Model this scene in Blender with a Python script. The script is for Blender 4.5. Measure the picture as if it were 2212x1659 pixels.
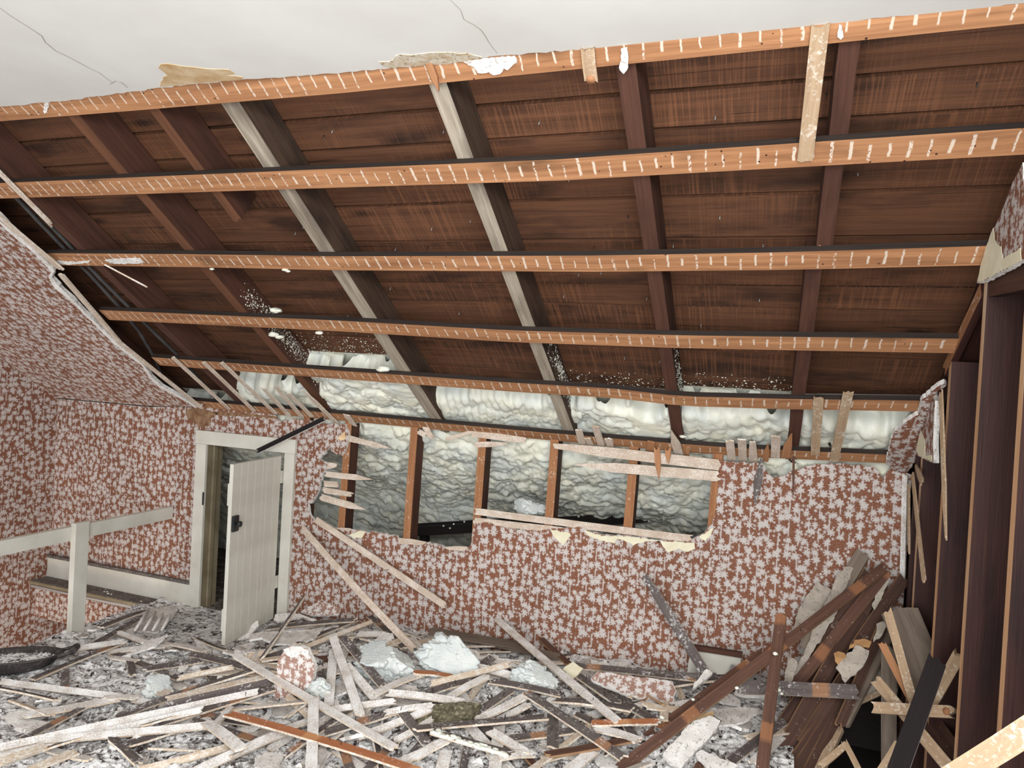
import bpy, bmesh, math, random
import numpy as np
from mathutils import Vector, Matrix, noise as mnoise
from mathutils.geometry import tessellate_polygon

for _o in list(bpy.data.objects):
    bpy.data.objects.remove(_o, do_unlink=True)
SC = bpy.context.scene
COL = SC.collection
rnd = random.Random(7)

# ------------------------------------------------------------------ camera
FPX, W, H_ = 1554.0, 2212.0, 1659.0
RM = np.array([[0.9385235, 0.3407463, 0.0553673],
               [0.0574762, 0.0039109, -0.9983392],
               [-0.3403969, 0.9401472, -0.0159144]])      # rows: right, down, forward
CH = 1.6
CAM = np.array([0.0, 0.0, CH])
cd = bpy.data.cameras.new('camera')
cam = bpy.data.objects.new('camera', cd)
COL.objects.link(cam)
cd.sensor_fit = 'HORIZONTAL'
cd.sensor_width = 36.0
cd.lens = FPX / W * 36.0
cd.clip_start = 0.02
_m = Matrix.Identity(4)
for i in range(3):
    _m[i][0] = RM[0][i]
    _m[i][1] = -RM[1][i]
    _m[i][2] = -RM[2][i]
    _m[i][3] = CAM[i]
cam.matrix_world = _m
SC.camera = cam

# ------------------------------------------------------------------ light
SC.view_settings.view_transform = 'Standard'
SC.view_settings.look = 'None'
SC.view_settings.gamma = 1.0
SC.view_settings.exposure = 0.75
world = bpy.data.worlds.new('daylight')
SC.world = world
world.use_nodes = True
bg = world.node_tree.nodes['Background']
bg.inputs[0].default_value = (0.93, 0.96, 1.0, 1)
bg.inputs[1].default_value = 1.0


def area_light(name, loc, target, sx, sy, power, col):
    l = bpy.data.lights.new(name, 'AREA')
    l.shape = 'RECTANGLE'
    l.size, l.size_y = sx, sy
    l.energy = power
    l.color = col
    o = bpy.data.objects.new(name, l)
    COL.objects.link(o)
    o.location = loc
    o.rotation_euler = (Vector(target) - Vector(loc)).to_track_quat('-Z', 'Y').to_euler()
    return o


area_light('rear_fill_light', (0.0, -0.8, 1.2), (-0.3, 2.0, 1.9), 2.2, 1.6, 60, (0.97, 0.99, 1.0))  # unseen fill light added behind the camera to brighten the ceiling
area_light('overhead_key_light', (0.5, -0.2, 2.38), (-1.2, 2.5, 0.0), 1.4, 0.9, 66, (0.98, 0.99, 1.0))  # unseen key light added high up to brighten the floor
area_light('stairwell_daylight', (-4.0, 2.2, -1.0), (-4.3, 4.0, -0.4), 0.5, 0.5, 5, (1.0, 0.78, 0.55))

# ------------------------------------------------------------------ geometry of the room
D = 3.6                     # knee wall face
AL = 0.5881977              # roof pitch
XL, XR = -4.63, 0.585       # end wall on the left, stud wall on the right
ZK = 1.275                  # slope plane (strapping underside) at the knee wall
ZC = 2.455                  # flat ceiling
NS = np.array([0.0, math.sin(AL), math.cos(AL)])     # outward (up) normal of the slope
DS = np.array([0.0, math.cos(AL), -math.sin(AL)])    # down the slope
PS = np.array([0.0, D, ZK])


def ray(x, y):
    return RM.T @ np.array([(x - W / 2) / FPX, (y - H_ / 2) / FPX, 1.0])


def on_y(x, y, Y=D):
    d = ray(x, y)
    return CAM + d * (Y / d[1])


def on_x(x, y, X):
    d = ray(x, y)
    return CAM + d * (X / d[0])


def on_z(x, y, Z):
    d = ray(x, y)
    return CAM + d * ((Z - CH) / d[2])


def on_s(x, y, off=0.0):
    d = ray(x, y)
    return CAM + d * ((NS @ (PS - CAM) + off) / (NS @ d))


def sl(X, t, off=0.0):
    """point on the slope: X, distance t down-slope from the knee wall line, offset along the normal"""
    return PS + np.array([X, 0, 0]) + DS * t + NS * off


def st(p):
    return float(DS @ (np.asarray(p) - PS))


def sstep(a, b, x):
    t = min(1.0, max(0.0, (x - a) / (b - a)))
    return t * t * (3 - 2 * t)


def pile(x, y):
    """height of the rubble over the floor"""
    h = 0.015
    h += 0.10 * sstep(-2.75, -1.9, x) * sstep(2.2, 3.4, y)
    h += 0.07 * sstep(-1.6, 0.1, x) * sstep(2.6, 3.5, y)
    h += 0.05 * sstep(-2.9, -2.2, x) * (1 - sstep(2.9, 3.5, y))
    h += 0.05 * math.exp(-(((x + 1.6) / 0.5) ** 2 + ((y - 3.0) / 0.35) ** 2))
    h += 0.03 * math.exp(-(((x + 3.0) / 0.35) ** 2 + ((y - 2.5) / 0.4) ** 2))
    h += 0.02 * math.sin(x * 5.1 + y * 3.3) * math.sin(y * 6.7 - x * 2.1) * sstep(-2.8, -2.2, x)
    return h


def worley(x, y, seed):
    """F1 distance for a jittered unit grid"""
    ix, iy = np.floor(x).astype(int), np.floor(y).astype(int)
    best = np.full(x.shape, 9.0)
    rad = np.ones(x.shape)
    for dx in (-1, 0, 1):
        for dy in (-1, 0, 1):
            gx, gy = ix + dx, iy + dy
            hsh = np.sin(gx * 127.1 + gy * 311.7 + seed * 74.7) * 43758.5453
            hsy = np.sin(gx * 269.5 + gy * 183.3 + seed * 19.3) * 24634.6345
            jx, jy = hsh - np.floor(hsh), hsy - np.floor(hsy)
            d = np.hypot(gx + jx - x, gy + jy - y)
            m = d < best
            best = np.where(m, d, best)
            rad = np.where(m, 0.5 + 0.5 * jy, rad)
    return best, rad


def vnoise(x, y, seed):
    ix, iy = np.floor(x), np.floor(y)
    fx_, fy_ = x - ix, y - iy
    fx_, fy_ = fx_ * fx_ * (3 - 2 * fx_), fy_ * fy_ * (3 - 2 * fy_)

    def h(a, b):
        v = np.sin(a * 127.1 + b * 311.7 + seed * 53.3) * 43758.5453
        return v - np.floor(v)
    return (h(ix, iy) * (1 - fx_) + h(ix + 1, iy) * fx_) * (1 - fy_) + (h(ix, iy + 1) * (1 - fx_) + h(ix + 1, iy + 1) * fx_) * fy_


RNX, RNY = 330, 200
xs_, ys_ = np.linspace(-3.60, 0.16, RNX), np.linspace(1.15, D - 0.002, RNY)
RXG, RYG = np.meshgrid(xs_, ys_, indexing='ij')
RHG = np.array([[pile(x, y) for y in ys_] for x in xs_])
d1, r1 = worley(RXG / 0.075 + 0.3 * vnoise(RXG * 9, RYG * 9, 3), RYG / 0.055, 21)
d2, r2 = worley(RXG / 0.034, RYG / 0.028, 22)
clear = np.clip((np.hypot((RXG + 3.05) / 0.45, (RYG - 3.35) / 0.4) - 0.7) / 0.5, 0, 1)
RHG = RHG + clear * (0.028 * np.clip(r1 - 0.45, 0, 1) * (d1 < 0.52) + 0.022 * np.clip(r2 - 0.5, 0, 1) + 0.03 * (vnoise(RXG * 8, RYG * 8, 6) - 0.4)) + 0.004 * vnoise(RXG * 60, RYG * 60, 8)
RHG = np.maximum(RHG, 0.004)
RHG[0, :] = np.minimum(RHG[0, :], 0.006)
def hz(x, y):
    i = min(RNX - 1, max(0, int(round((x - xs_[0]) / (xs_[1] - xs_[0])))))
    j = min(RNY - 1, max(0, int(round((y - ys_[0]) / (ys_[1] - ys_[0])))))
    return float(RHG[i, j])


def on_pile(x, y, lift=0.0):
    """first point along the pixel's ray that is `lift` above the rubble"""
    d = ray(x, y)
    d = d / d[1]
    for Y in np.arange(1.3, D - 0.02, 0.01):
        p = CAM + d * Y
        h = hz(p[0], p[1]) if p[0] < 0.16 else 0.02
        if p[2] <= h + lift:
            return p
    return CAM + d * (D - 0.02)


# ------------------------------------------------------------------ materials
def lin(c):
    return tuple((v / 12.92 if v <= 0.04045 else ((v + 0.055) / 1.055) ** 2.4) for v in (x / 255.0 for x in c)) + (1.0,)


class Mat:
    def __init__(s, name, rough=0.8):
        s.m = bpy.data.materials.new(name)
        s.m.use_nodes = True
        s.t = s.m.node_tree
        s.b = s.t.nodes['Principled BSDF']
        s.b.inputs['Roughness'].default_value = rough
        s.b.inputs['Specular IOR Level'].default_value = 0.25

    def n(s, typ, props=None, **ins):
        nd = s.t.nodes.new(typ)
        for k, v in (props or {}).items():
            setattr(nd, k, v)
        for k, v in ins.items():
            key = int(k[1:]) if k[0] == 'i' and k[1:].isdigit() else k.replace('_', ' ')
            s.put(nd.inputs[key], v)
        return nd

    def put(s, sock, v):
        if hasattr(v, 'is_output'):
            s.t.links.new(v, sock)
        else:
            sock.default_value = v

    def math(s, op, a, b=0.0, c=0.0):
        nd = s.n('ShaderNodeMath', {'operation': op}, i0=a, i1=b)
        if len(nd.inputs) > 2:
            s.put(nd.inputs[2], c)
        return nd.outputs[0]

    def vmath(s, op, a, b=(0, 0, 0)):
        nd = s.n('ShaderNodeVectorMath', {'operation': op}, i0=a)
        s.put(nd.inputs[1], b)
        return nd.outputs['Value'] if op in ('LENGTH', 'DISTANCE', 'DOT_PRODUCT') else nd.outputs[0]

    def ramp(s, fac, a, b):
        return s.n('ShaderNodeMapRange', {'clamp': True}, i0=fac, i1=a, i2=b).outputs[0]

    def mix(s, fac, a, b):
        nd = s.n('ShaderNodeMix', {'data_type': 'RGBA'})
        s.put(nd.inputs[0], fac)
        s.put(nd.inputs[6], a)
        s.put(nd.inputs[7], b)
        return nd.outputs[2]

    def noise(s, vec, scale, detail=3.0, rough=0.55, dist=0.0):
        return s.n('ShaderNodeTexNoise', None, Vector=vec, Scale=scale, Detail=detail, Roughness=rough, Distortion=dist).outputs[0]

    def uv(s, jitter=True):
        u = s.n('ShaderNodeUVMap', {'uv_map': 'UVMap'}).outputs[0]
        if jitter:
            r = s.n('ShaderNodeObjectInfo').outputs['Random']
            cb = s.n('ShaderNodeCombineXYZ', None, i0=s.math('MULTIPLY', r, 37.0), i1=s.math('MULTIPLY', r, 11.0), i2=s.math('MULTIPLY', r, 5.0)).outputs[0]
            u = s.vmath('ADD', u, cb)
        return u

    def rand(s):
        return s.n('ShaderNodeObjectInfo').outputs['Random']

    def bump(s, h, strength=0.3, dist=0.01):
        nd = s.n('ShaderNodeBump', None, Strength=strength, Distance=dist, Height=h)
        s.t.links.new(nd.outputs[0], s.b.inputs['Normal'])

    def out(s, col):
        s.put(s.b.inputs['Base Color'], col)
        return s.m


def wood(name, c1, c2, dust=0.0, dustcol=(215, 210, 205), patch=None, rough=0.8, gs=1.0, blot=None, bump=0.35, dscale=90, knots=False):
    M = Mat(name, rough)
    u = M.uv()
    st_ = M.vmath('MULTIPLY', u, (2.2 * gs, 55 * gs, 1))
    g = M.noise(st_, 1.0, 5, 0.62, 0.6)
    fine = M.noise(M.vmath('MULTIPLY', u, (9 * gs, 260 * gs, 1)), 1.0, 2)
    f = M.ramp(M.math('ADD', M.math('MULTIPLY', g, 0.75), M.math('MULTIPLY', fine, 0.25)), 0.3, 0.72)
    col = M.mix(f, lin(c1), lin(c2))
    if blot:
        b = M.ramp(M.noise(M.vmath('MULTIPLY', u, (1.5, 5, 1)), 1.6, 4), 0.5, 0.68)
        col = M.mix(M.math('MULTIPLY', b, 0.75), col, lin(blot))
    if knots:
        vk = M.n('ShaderNodeTexVoronoi', {'feature': 'F1'}, Vector=M.vmath('MULTIPLY', u, (2.6, 8.0, 1)), Scale=1.0)
        kc = M.n('ShaderNodeSeparateColor', None, i0=vk.outputs['Color']).outputs
        kd = M.math('ADD', vk.outputs['Distance'], M.math('MULTIPLY', M.noise(u, 40, 3), 0.12))
        km = M.math('MULTIPLY', M.ramp(kd, 0.26, 0.12), M.math('GREATER_THAN', kc[0], 0.45))
        col = M.mix(M.math('MULTIPLY', km, 0.8), col, lin((26, 18, 15)))
        saw = M.noise(M.vmath('MULTIPLY', u, (150, 3, 1)), 1.0, 2)
        sawm = M.math('MULTIPLY', M.ramp(saw, 0.50, 0.62), M.ramp(M.noise(u, 1.7, 2), 0.42, 0.6))
        col = M.mix(M.math('MULTIPLY', sawm, 0.4), col, lin(tuple(int(v * 1.3) for v in c2)))
        ck = M.noise(M.vmath('MULTIPLY', u, (0.9, 42, 1)), 1.0, 4, 0.6, 0.8)
        col = M.mix(M.math('MULTIPLY', M.ramp(ck, 0.36, 0.31), 0.85), col, lin((28, 18, 14)))
    if patch:
        sx = M.n('ShaderNodeSeparateXYZ', None, i0=u).outputs
        fr = M.math('FRACT', M.math('ADD', M.math('DIVIDE', sx[0], 0.46), M.math('MULTIPLY', M.noise(u, 9), 0.05)))
        pm = M.math('MULTIPLY', M.ramp(fr, 0.0, 0.02), M.ramp(fr, 0.17, 0.13))
        col = M.mix(M.math('MULTIPLY', pm, 0.8), col, M.mix(f, lin(patch), lin(tuple(min(255, int(v * 1.15)) for v in patch))))
    if dust:
        d = M.ramp(M.math('ADD', M.math('MULTIPLY', M.noise(u, dscale, 3, 0.7), 0.6), M.math('MULTIPLY', M.noise(u, 14, 4, 0.6), 0.4)), 0.62 - dust * 0.3, 0.70 - dust * 0.22)
        col = M.mix(d, col, lin(dustcol))
    M.bump(M.math('ADD', g, M.math('MULTIPLY', fine, 0.4)), bump, 0.004)
    return M.out(col)


M_LW = wood('plaster_dusted_lath', (178, 167, 156), (200, 191, 182), dust=0.66, dustcol=(230, 228, 225), dscale=170)
M_LD = wood('sooty_lath', (76, 68, 66), (108, 99, 95), dust=0.26, dustcol=(206, 202, 199))
M_LB = wood('plaster_stained_lath', (172, 152, 134), (198, 180, 162), dust=0.5, dustcol=(216, 203, 190), dscale=170)
M_LDP = wood('sooty_lath_with_clean_patch', (76, 68, 66), (108, 99, 95), dust=0.26, dustcol=(206, 202, 199), patch=(146, 106, 76))
M_LE = wood('sawn_lath_edge', (180, 156, 132), (216, 198, 176), dust=0.52, dustcol=(224, 218, 208))
M_LEB = wood('brown_oak_edge', (128, 92, 66), (176, 142, 108))  # browner edge tone for the dark red laths and planks
M_LO = wood('clean_orange_lath', (148, 90, 60), (178, 116, 78), dust=0.14, dustcol=(225, 218, 210), patch=(180, 132, 92))
M_LR = wood('dark_red_lath', (68, 47, 39), (106, 74, 60), dust=0.04, dustcol=(190, 170, 155))
M_LRP = wood('dark_red_lath_with_clean_patch', (68, 47, 39), (106, 74, 60), dust=0.04, dustcol=(190, 170, 155), patch=(132, 90, 62))
M_PLK = wood('dark_brown_plank', (60, 43, 37), (94, 67, 55), dust=0.04, dustcol=(180, 164, 150), blot=(56, 38, 34))
M_LT = wood('tan_bare_lath', (150, 124, 98), (188, 162, 132), dust=0.3, dustcol=(208, 196, 180))
M_LG = wood('weathered_grey_board', (96, 84, 74), (132, 118, 104), blot=(64, 54, 48))
M_SPL = wood('fresh_split_wood', (146, 98, 66), (184, 136, 98))
M_ROOF = wood('roof_sheathing', (68, 44, 31), (108, 71, 49), blot=(36, 24, 19), gs=0.55, rough=0.75, bump=0.5, knots=True)
M_RAF = wood('reddish_rafter', (62, 39, 31), (92, 60, 47), blot=(52, 34, 28), rough=0.72)
M_RAFO = wood('orange_rafter_underside', (84, 54, 38), (110, 72, 50))
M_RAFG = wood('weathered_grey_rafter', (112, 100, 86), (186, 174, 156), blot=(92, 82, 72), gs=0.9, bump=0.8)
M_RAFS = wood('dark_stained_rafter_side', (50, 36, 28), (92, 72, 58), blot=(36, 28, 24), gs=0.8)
M_SNOW = wood('foam_flecked_wood', (60, 34, 26), (92, 54, 40), dust=0.42, dustcol=(222, 222, 212), dscale=110)
M_SOOT = wood('sooty_strap_edge', (34, 28, 26), (58, 48, 42))
M_STUD = wood('dark_brown_stud', (44, 26, 23), (68, 40, 34), blot=(34, 22, 22), rough=0.6)
M_STUDE = wood('orange_stud_face', (128, 84, 56), (170, 120, 82), dust=0.16, dustcol=(214, 200, 184))
M_STUDR = wood('amber_stud_edge', (166, 124, 90), (206, 164, 124), blot=(206, 184, 160))
M_BLACK = wood('black_wood_and_shade', (22, 18, 18), (36, 28, 27))  # black timber; also colours the dark sheets that stand in for shade


def strap_mat(name='furring_strip_face'):
    M = Mat(name, 0.75)
    u = M.uv(False)
    r = M.rand()
    sx = M.n('ShaderNodeSeparateXYZ', None, i0=u).outputs
    ju = M.n('ShaderNodeCombineXYZ', None, i0=M.math('ADD', sx[0], M.math('MULTIPLY', r, 31.0)), i1=sx[1]).outputs[0]
    g = M.noise(M.vmath('MULTIPLY', ju, (2.0, 50, 1)), 1.0, 5, 0.6, 0.6)
    col = M.mix(M.ramp(g, 0.3, 0.7), lin((136, 92, 62)), lin((184, 134, 94)))
    bl = M.ramp(M.noise(M.vmath('MULTIPLY', ju, (1.6, 4, 1)), 1.4, 3), 0.6, 0.72)
    col = M.mix(M.math('MULTIPLY', bl, 0.7), col, lin((96, 66, 44)))
    # plaster keys squeezed between the laths: one pale line every lath
    lu = M.math('ADD', M.math('DIVIDE', sx[0], 0.0475), M.math('MULTIPLY', M.noise(M.vmath('MULTIPLY', ju, (16, 30, 1)), 1.0, 2), 0.22))
    fr = M.math('FRACT', lu)
    idx = M.math('FLOOR', lu)
    w = M.n('ShaderNodeTexWhiteNoise', {'noise_dimensions': '2D'})
    M.put(w.inputs['Vector'], M.n('ShaderNodeCombineXYZ', None, i0=idx, i1=M.math('MULTIPLY', r, 91.0)).outputs[0])
    rv = M.n('ShaderNodeSeparateColor', None, i0=w.outputs['Color']).outputs
    half = M.math('MULTIPLY_ADD', rv[0], 0.055, 0.03)
    d = M.math('ABSOLUTE', M.math('SUBTRACT', fr, 0.5))
    line = M.ramp(M.math('SUBTRACT', d, half), 0.03, -0.01)
    vv = M.math('DIVIDE', sx[1], 0.083)
    span = M.math('MULTIPLY', M.ramp(M.math('SUBTRACT', vv, M.math('MULTIPLY', rv[1], 0.35)), 0.0, 0.06),
                  M.ramp(M.math('ADD', vv, M.math('MULTIPLY', rv[2], 0.35)), 1.05, 0.98))
    brk = M.ramp(M.math('ADD', M.noise(M.vmath('MULTIPLY', ju, (90, 90, 1)), 1.0, 3), M.math('MULTIPLY', rv[1], 0.25)), 0.44, 0.54)
    lm = M.math('MULTIPLY', M.math('MULTIPLY', line, span), brk)
    col = M.mix(M.math('MULTIPLY', lm, 0.85), col, lin((214, 198, 180)))
    vo = M.n('ShaderNodeTexVoronoi', {'feature': 'F1'}, Vector=M.vmath('MULTIPLY', ju, (26, 26, 1)), Scale=1.0).outputs['Distance']
    col = M.mix(M.ramp(vo, 0.10, 0.06), col, lin((52, 30, 22)))
    M.bump(M.math('ADD', g, lm), 0.3, 0.004)
    return M.out(col)


M_STRAP = strap_mat()


def wallpaper(name='leaf_wallpaper', base=(112, 68, 46), pale=(188, 181, 176)):
    M = Mat(name, 0.85)
    u = M.uv(False)
    nz = M.n('ShaderNodeTexNoise', None, Vector=u, Scale=170.0, Detail=4.0).outputs['Color']
    nz2 = M.n('ShaderNodeTexNoise', None, Vector=u, Scale=520.0, Detail=2.0).outputs['Color']
    uj = M.vmath('ADD', u, M.vmath('MULTIPLY', M.vmath('SUBTRACT', nz, (0.5, 0.5, 0.5)), (0.014, 0.014, 0)))
    uj = M.vmath('ADD', uj, M.vmath('MULTIPLY', M.vmath('SUBTRACT', nz2, (0.5, 0.5, 0.5)), (0.014, 0.014, 0)))

    def leaves(pitch, r0, lobes, off, keep):
        p = M.vmath('MULTIPLY', M.vmath('ADD', uj, (off, off * 0.7, 0)), (1 / pitch, 1 / pitch, 0))
        v = M.n('ShaderNodeTexVoronoi', {'feature': 'F1', 'voronoi_dimensions': '2D'}, Vector=p, Scale=1.0, Randomness=0.75)
        dl = M.vmath('SUBTRACT', p, v.outputs['Position'])
        s = M.n('ShaderNodeSeparateXYZ', None, i0=dl).outputs
        cc = M.n('ShaderNodeSeparateColor', None, i0=v.outputs['Color']).outputs
        ang = M.math('ARCTAN2', s[1], s[0])
        star = M.math('COSINE', M.math('ADD', M.math('MULTIPLY', ang, float(lobes)), M.math('MULTIPLY', cc[0], 6.28)))
        rad = M.math('MULTIPLY', M.math('MULTIPLY_ADD', star, 0.26, 0.8), M.math('MULTIPLY_ADD', cc[1], 0.16, r0))
        inside = M.ramp(M.math('SUBTRACT', v.outputs['Distance'], rad), 0.03, -0.03)
        return M.math('MULTIPLY', inside, M.math('GREATER_THAN', cc[2], 1.0 - keep))

    big = leaves(0.044, 0.31, 7, 0.0, 0.95)
    small = leaves(0.019, 0.27, 5, 3.17, 0.55)
    s = M.n('ShaderNodeSeparateXYZ', None, i0=uj).outputs
    col_i = M.math('DIVIDE', s[0], 0.043)
    fx = M.math('ABSOLUTE', M.math('SUBTRACT', M.math('FRACT', col_i), 0.5))
    ph = M.math('MULTIPLY', M.math('FLOOR', col_i), 0.37)
    dash = M.math('MULTIPLY', M.ramp(fx, 0.085, 0.05), M.ramp(M.math('FRACT', M.math('ADD', M.math('DIVIDE', s[1], 0.11), ph)), 0.62, 0.58))
    fleck = M.ramp(M.noise(u, 260, 2), 0.57, 0.62)
    msk = M.math('MAXIMUM', M.math('MAXIMUM', big, small), M.math('MAXIMUM', M.math('MULTIPLY', dash, 0.95), M.math('MULTIPLY', fleck, 0.45)))
    fine = M.ramp(M.noise(u, 420, 2), 0.36, 0.44)
    msk = M.math('MULTIPLY', msk, M.math('MULTIPLY_ADD', fine, 0.45, 0.55))
    stain = M.ramp(M.noise(u, 2.3, 4), 0.3, 0.75)
    bcol = M.mix(stain, lin(base), lin(tuple(int(v * 1.16) for v in base)))
    pcol = M.mix(stain, lin(pale), lin(tuple(min(255, int(v * 1.06)) for v in pale)))
    return M.out(M.mix(msk, bcol, pcol))


M_PAPER = wallpaper()
M_PAPERD = wallpaper('dusted_wallpaper', (142, 108, 94), (212, 207, 203))


def plaster(name, c1, c2, scale=9.0, bump=0.25, speck=None, rough=0.9):
    M = Mat(name, rough)
    u = M.n('ShaderNodeTexCoord').outputs['Object']
    col = M.mix(M.ramp(M.noise(u, scale, 5), 0.35, 0.65), lin(c1), lin(c2))
    if speck:
        col = M.mix(M.ramp(M.noise(u, 75, 4, 0.7), 0.56, 0.63), col, lin(speck))
    M.bump(M.noise(u, scale * 9, 4), bump, 0.006)
    return M.out(col)


M_CEIL = plaster('painted_ceiling_plaster', (226, 224, 217), (236, 235, 230), 2.0, 0.08)
M_RAW = plaster('raw_plaster', (214, 209, 203), (236, 233, 228), 22, 0.5, speck=(176, 168, 160))
M_GREYP = plaster('dusty_grey_plaster', (164, 157, 150), (200, 193, 186), 16, 0.5, speck=(140, 132, 126))
M_BUFFP = plaster('shade_dimmed_buff_plaster', (150, 140, 128), (178, 168, 154), 14, 0.4, speck=(132, 122, 112))  # buff plaster with the corner's dimness put into its colour
M_TANP = plaster('peeled_tan_paper', (196, 160, 112), (226, 202, 166), 14, 0.2)
M_CREAMP = plaster('cream_backing_paper', (214, 206, 176), (226, 219, 194), 14, 0.15)
M_KRAFT = plaster('brown_kraft_paper', (140, 104, 68), (176, 136, 92), 14, 0.2)
M_PAINT = plaster('cream_gloss_paint', (196, 192, 180), (212, 209, 198), 5, 0.08, rough=0.45)
M_PAINTD = plaster('darker_cream_paint', (112, 100, 78), (146, 134, 110), 4, 0.1, rough=0.5)  # cream paint in a darker tone for jambs and nosing
M_TREAD = plaster('dusty_grey_tread', (84, 76, 72), (112, 104, 98), 14, 0.3, speck=(150, 144, 138))
M_IRON = plaster('black_iron', (30, 30, 32), (52, 51, 52), 14, 0.2, rough=0.5)
M_TUB = plaster('dusty_black_rubber', (38, 36, 36), (74, 68, 66), 10, 0.2, speck=(110, 104, 100), rough=0.6)
M_CABLE = plaster('grey_cable_sheath', (56, 54, 54), (78, 76, 74), 12, 0.1)
M_STAIN = plaster('brown_water_stain', (104, 72, 48), (148, 118, 92), 26, 0.1)
M_VENT = plaster('dull_vent_metal', (120, 118, 116), (152, 150, 148), 14, 0.1, rough=0.5)
M_BATT = plaster('fibrous_olive_batt', (84, 78, 60), (130, 123, 100), 60, 0.9, speck=(190, 180, 150))
M_FLAKE = plaster('flaking_ceiling_edge', (232, 226, 210), (204, 182, 150), 30, 0.3, speck=(150, 122, 92))
M_CRACK = plaster('ceiling_crack', (150, 142, 132), (170, 160, 150), 20, 0)


def foam_mat():
    M = Mat('cured_spray_foam', 0.42)
    u = M.n('ShaderNodeTexCoord').outputs['Object']
    f = M.ramp(M.noise(u, 6, 4), 0.35, 0.68)
    col = M.mix(f, lin((214, 218, 210)), lin((232, 229, 208)))
    M.b.inputs['Specular IOR Level'].default_value = 0.4
    M.bump(M.noise(u, 90, 3, 0.5, 1.2), 0.25, 0.006)
    return M.out(col)


M_FOAM = foam_mat()
M_FOAMC = plaster('broken_foam', (188, 194, 193), (208, 211, 206), 12, 0.35, rough=0.6)


def rubble_mat():
    M = Mat('plaster_rubble', 0.95)
    u = M.n('ShaderNodeTexCoord').outputs['Object']
    v = M.n('ShaderNodeTexVoronoi', {'feature': 'F1'}, Vector=M.vmath('ADD', u, M.vmath('MULTIPLY', M.n('ShaderNodeTexNoise', None, Vector=u, Scale=16.0).outputs['Color'], (0.05, 0.05, 0.05))), Scale=26.0)
    c = M.n('ShaderNodeSeparateColor', None, i0=v.outputs['Color']).outputs
    col = M.mix(M.ramp(c[0], 0.1, 0.9), lin((78, 70, 66)), lin((218, 215, 212)))
    d = M.ramp(M.math('ADD', M.math('MULTIPLY', M.noise(u, 60, 4, 0.7), 0.65), M.math('MULTIPLY', M.noise(u, 5, 3), 0.35)), 0.45, 0.56)
    col = M.mix(M.math('MULTIPLY', d, 0.9), col, lin((232, 230, 228)))
    dk = M.ramp(M.noise(u, 34, 4, 0.65), 0.565, 0.63)  # dark debris specks, increased to stand in for shadow gaps between laths
    col = M.mix(dk, col, lin((58, 46, 42)))
    M.bump(M.math('ADD', M.noise(u, 60, 4, 0.7), v.outputs['Distance']), 0.7, 0.012)
    return M.out(col)


M_RUB = rubble_mat()
M_FLOOR = wood('dusty_floor_boards', (70, 60, 54), (104, 92, 84), dust=0.4, dustcol=(176, 170, 166))


# ------------------------------------------------------------------ object helpers
def tag(o, label=None, cat=None, group=None, kind=None):
    if label:
        o['label'] = label
    if cat:
        o['category'] = cat
    if group:
        o['group'] = group
    if kind:
        o['kind'] = kind
    return o


def empty(name, loc, label, cat, group=None):
    o = bpy.data.objects.new(name, None)
    COL.objects.link(o)
    o.location = tuple(loc)
    o.empty_display_size = 0.05
    return tag(o, label, cat, group)


def mesh_obj(name, verts, faces, mats, uvs=None, fm=None, parent=None, smooth=False, mw=None):
    """verts are in world space unless mw is given (then local to mw)"""
    me = bpy.data.meshes.new(name)
    verts = [tuple(float(c) for c in v) for v in verts]
    org = Vector((0, 0, 0))
    if mw is None:
        org = Vector(np.mean(np.array(verts), axis=0)) if verts else Vector()
        verts = [tuple(Vector(v) - org) for v in verts]
    me.from_pydata(verts, [], faces)
    for m in (mats if isinstance(mats, (list, tuple)) else [mats]):
        me.materials.append(m)
    if fm is not None:
        me.polygons.foreach_set('material_index', fm)
    if uvs is not None:
        ul = me.uv_layers.new(name='UVMap')
        flat = [c for f in uvs for uv in f for c in uv]
        ul.data.foreach_set('uv', flat)
    if smooth:
        me.polygons.foreach_set('use_smooth', [True] * len(me.polygons))
    me.update()
    o = bpy.data.objects.new(name, me)
    COL.objects.link(o)
    M4 = mw if mw is not None else Matrix.Translation(org)
    if parent is not None:
        bpy.context.view_layer.update()
        o.parent = parent
        o.matrix_basis = parent_world(parent).inverted() @ M4
    else:
        o.matrix_basis = M4
    return o


def parent_world(o):
    m = o.matrix_basis.copy()
    while o.parent is not None:
        o = o.parent
        m = o.matrix_basis @ m
    return m


def frame(p0, p1, nh):
    """matrix with X along p0->p1, Z near nh, origin at the middle"""
    a, b = Vector(p0), Vector(p1)
    x = (b - a)
    L = x.length
    x.normalize()
    n = Vector(nh)
    z = (n - x * n.dot(x))
    if z.length < 1e-4:
        z = x.orthogonal()
    z.normalize()
    y = z.cross(x)
    m = Matrix((x, y, z)).transposed().to_4x4()
    m.translation = (a + b) / 2
    return m, L


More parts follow.
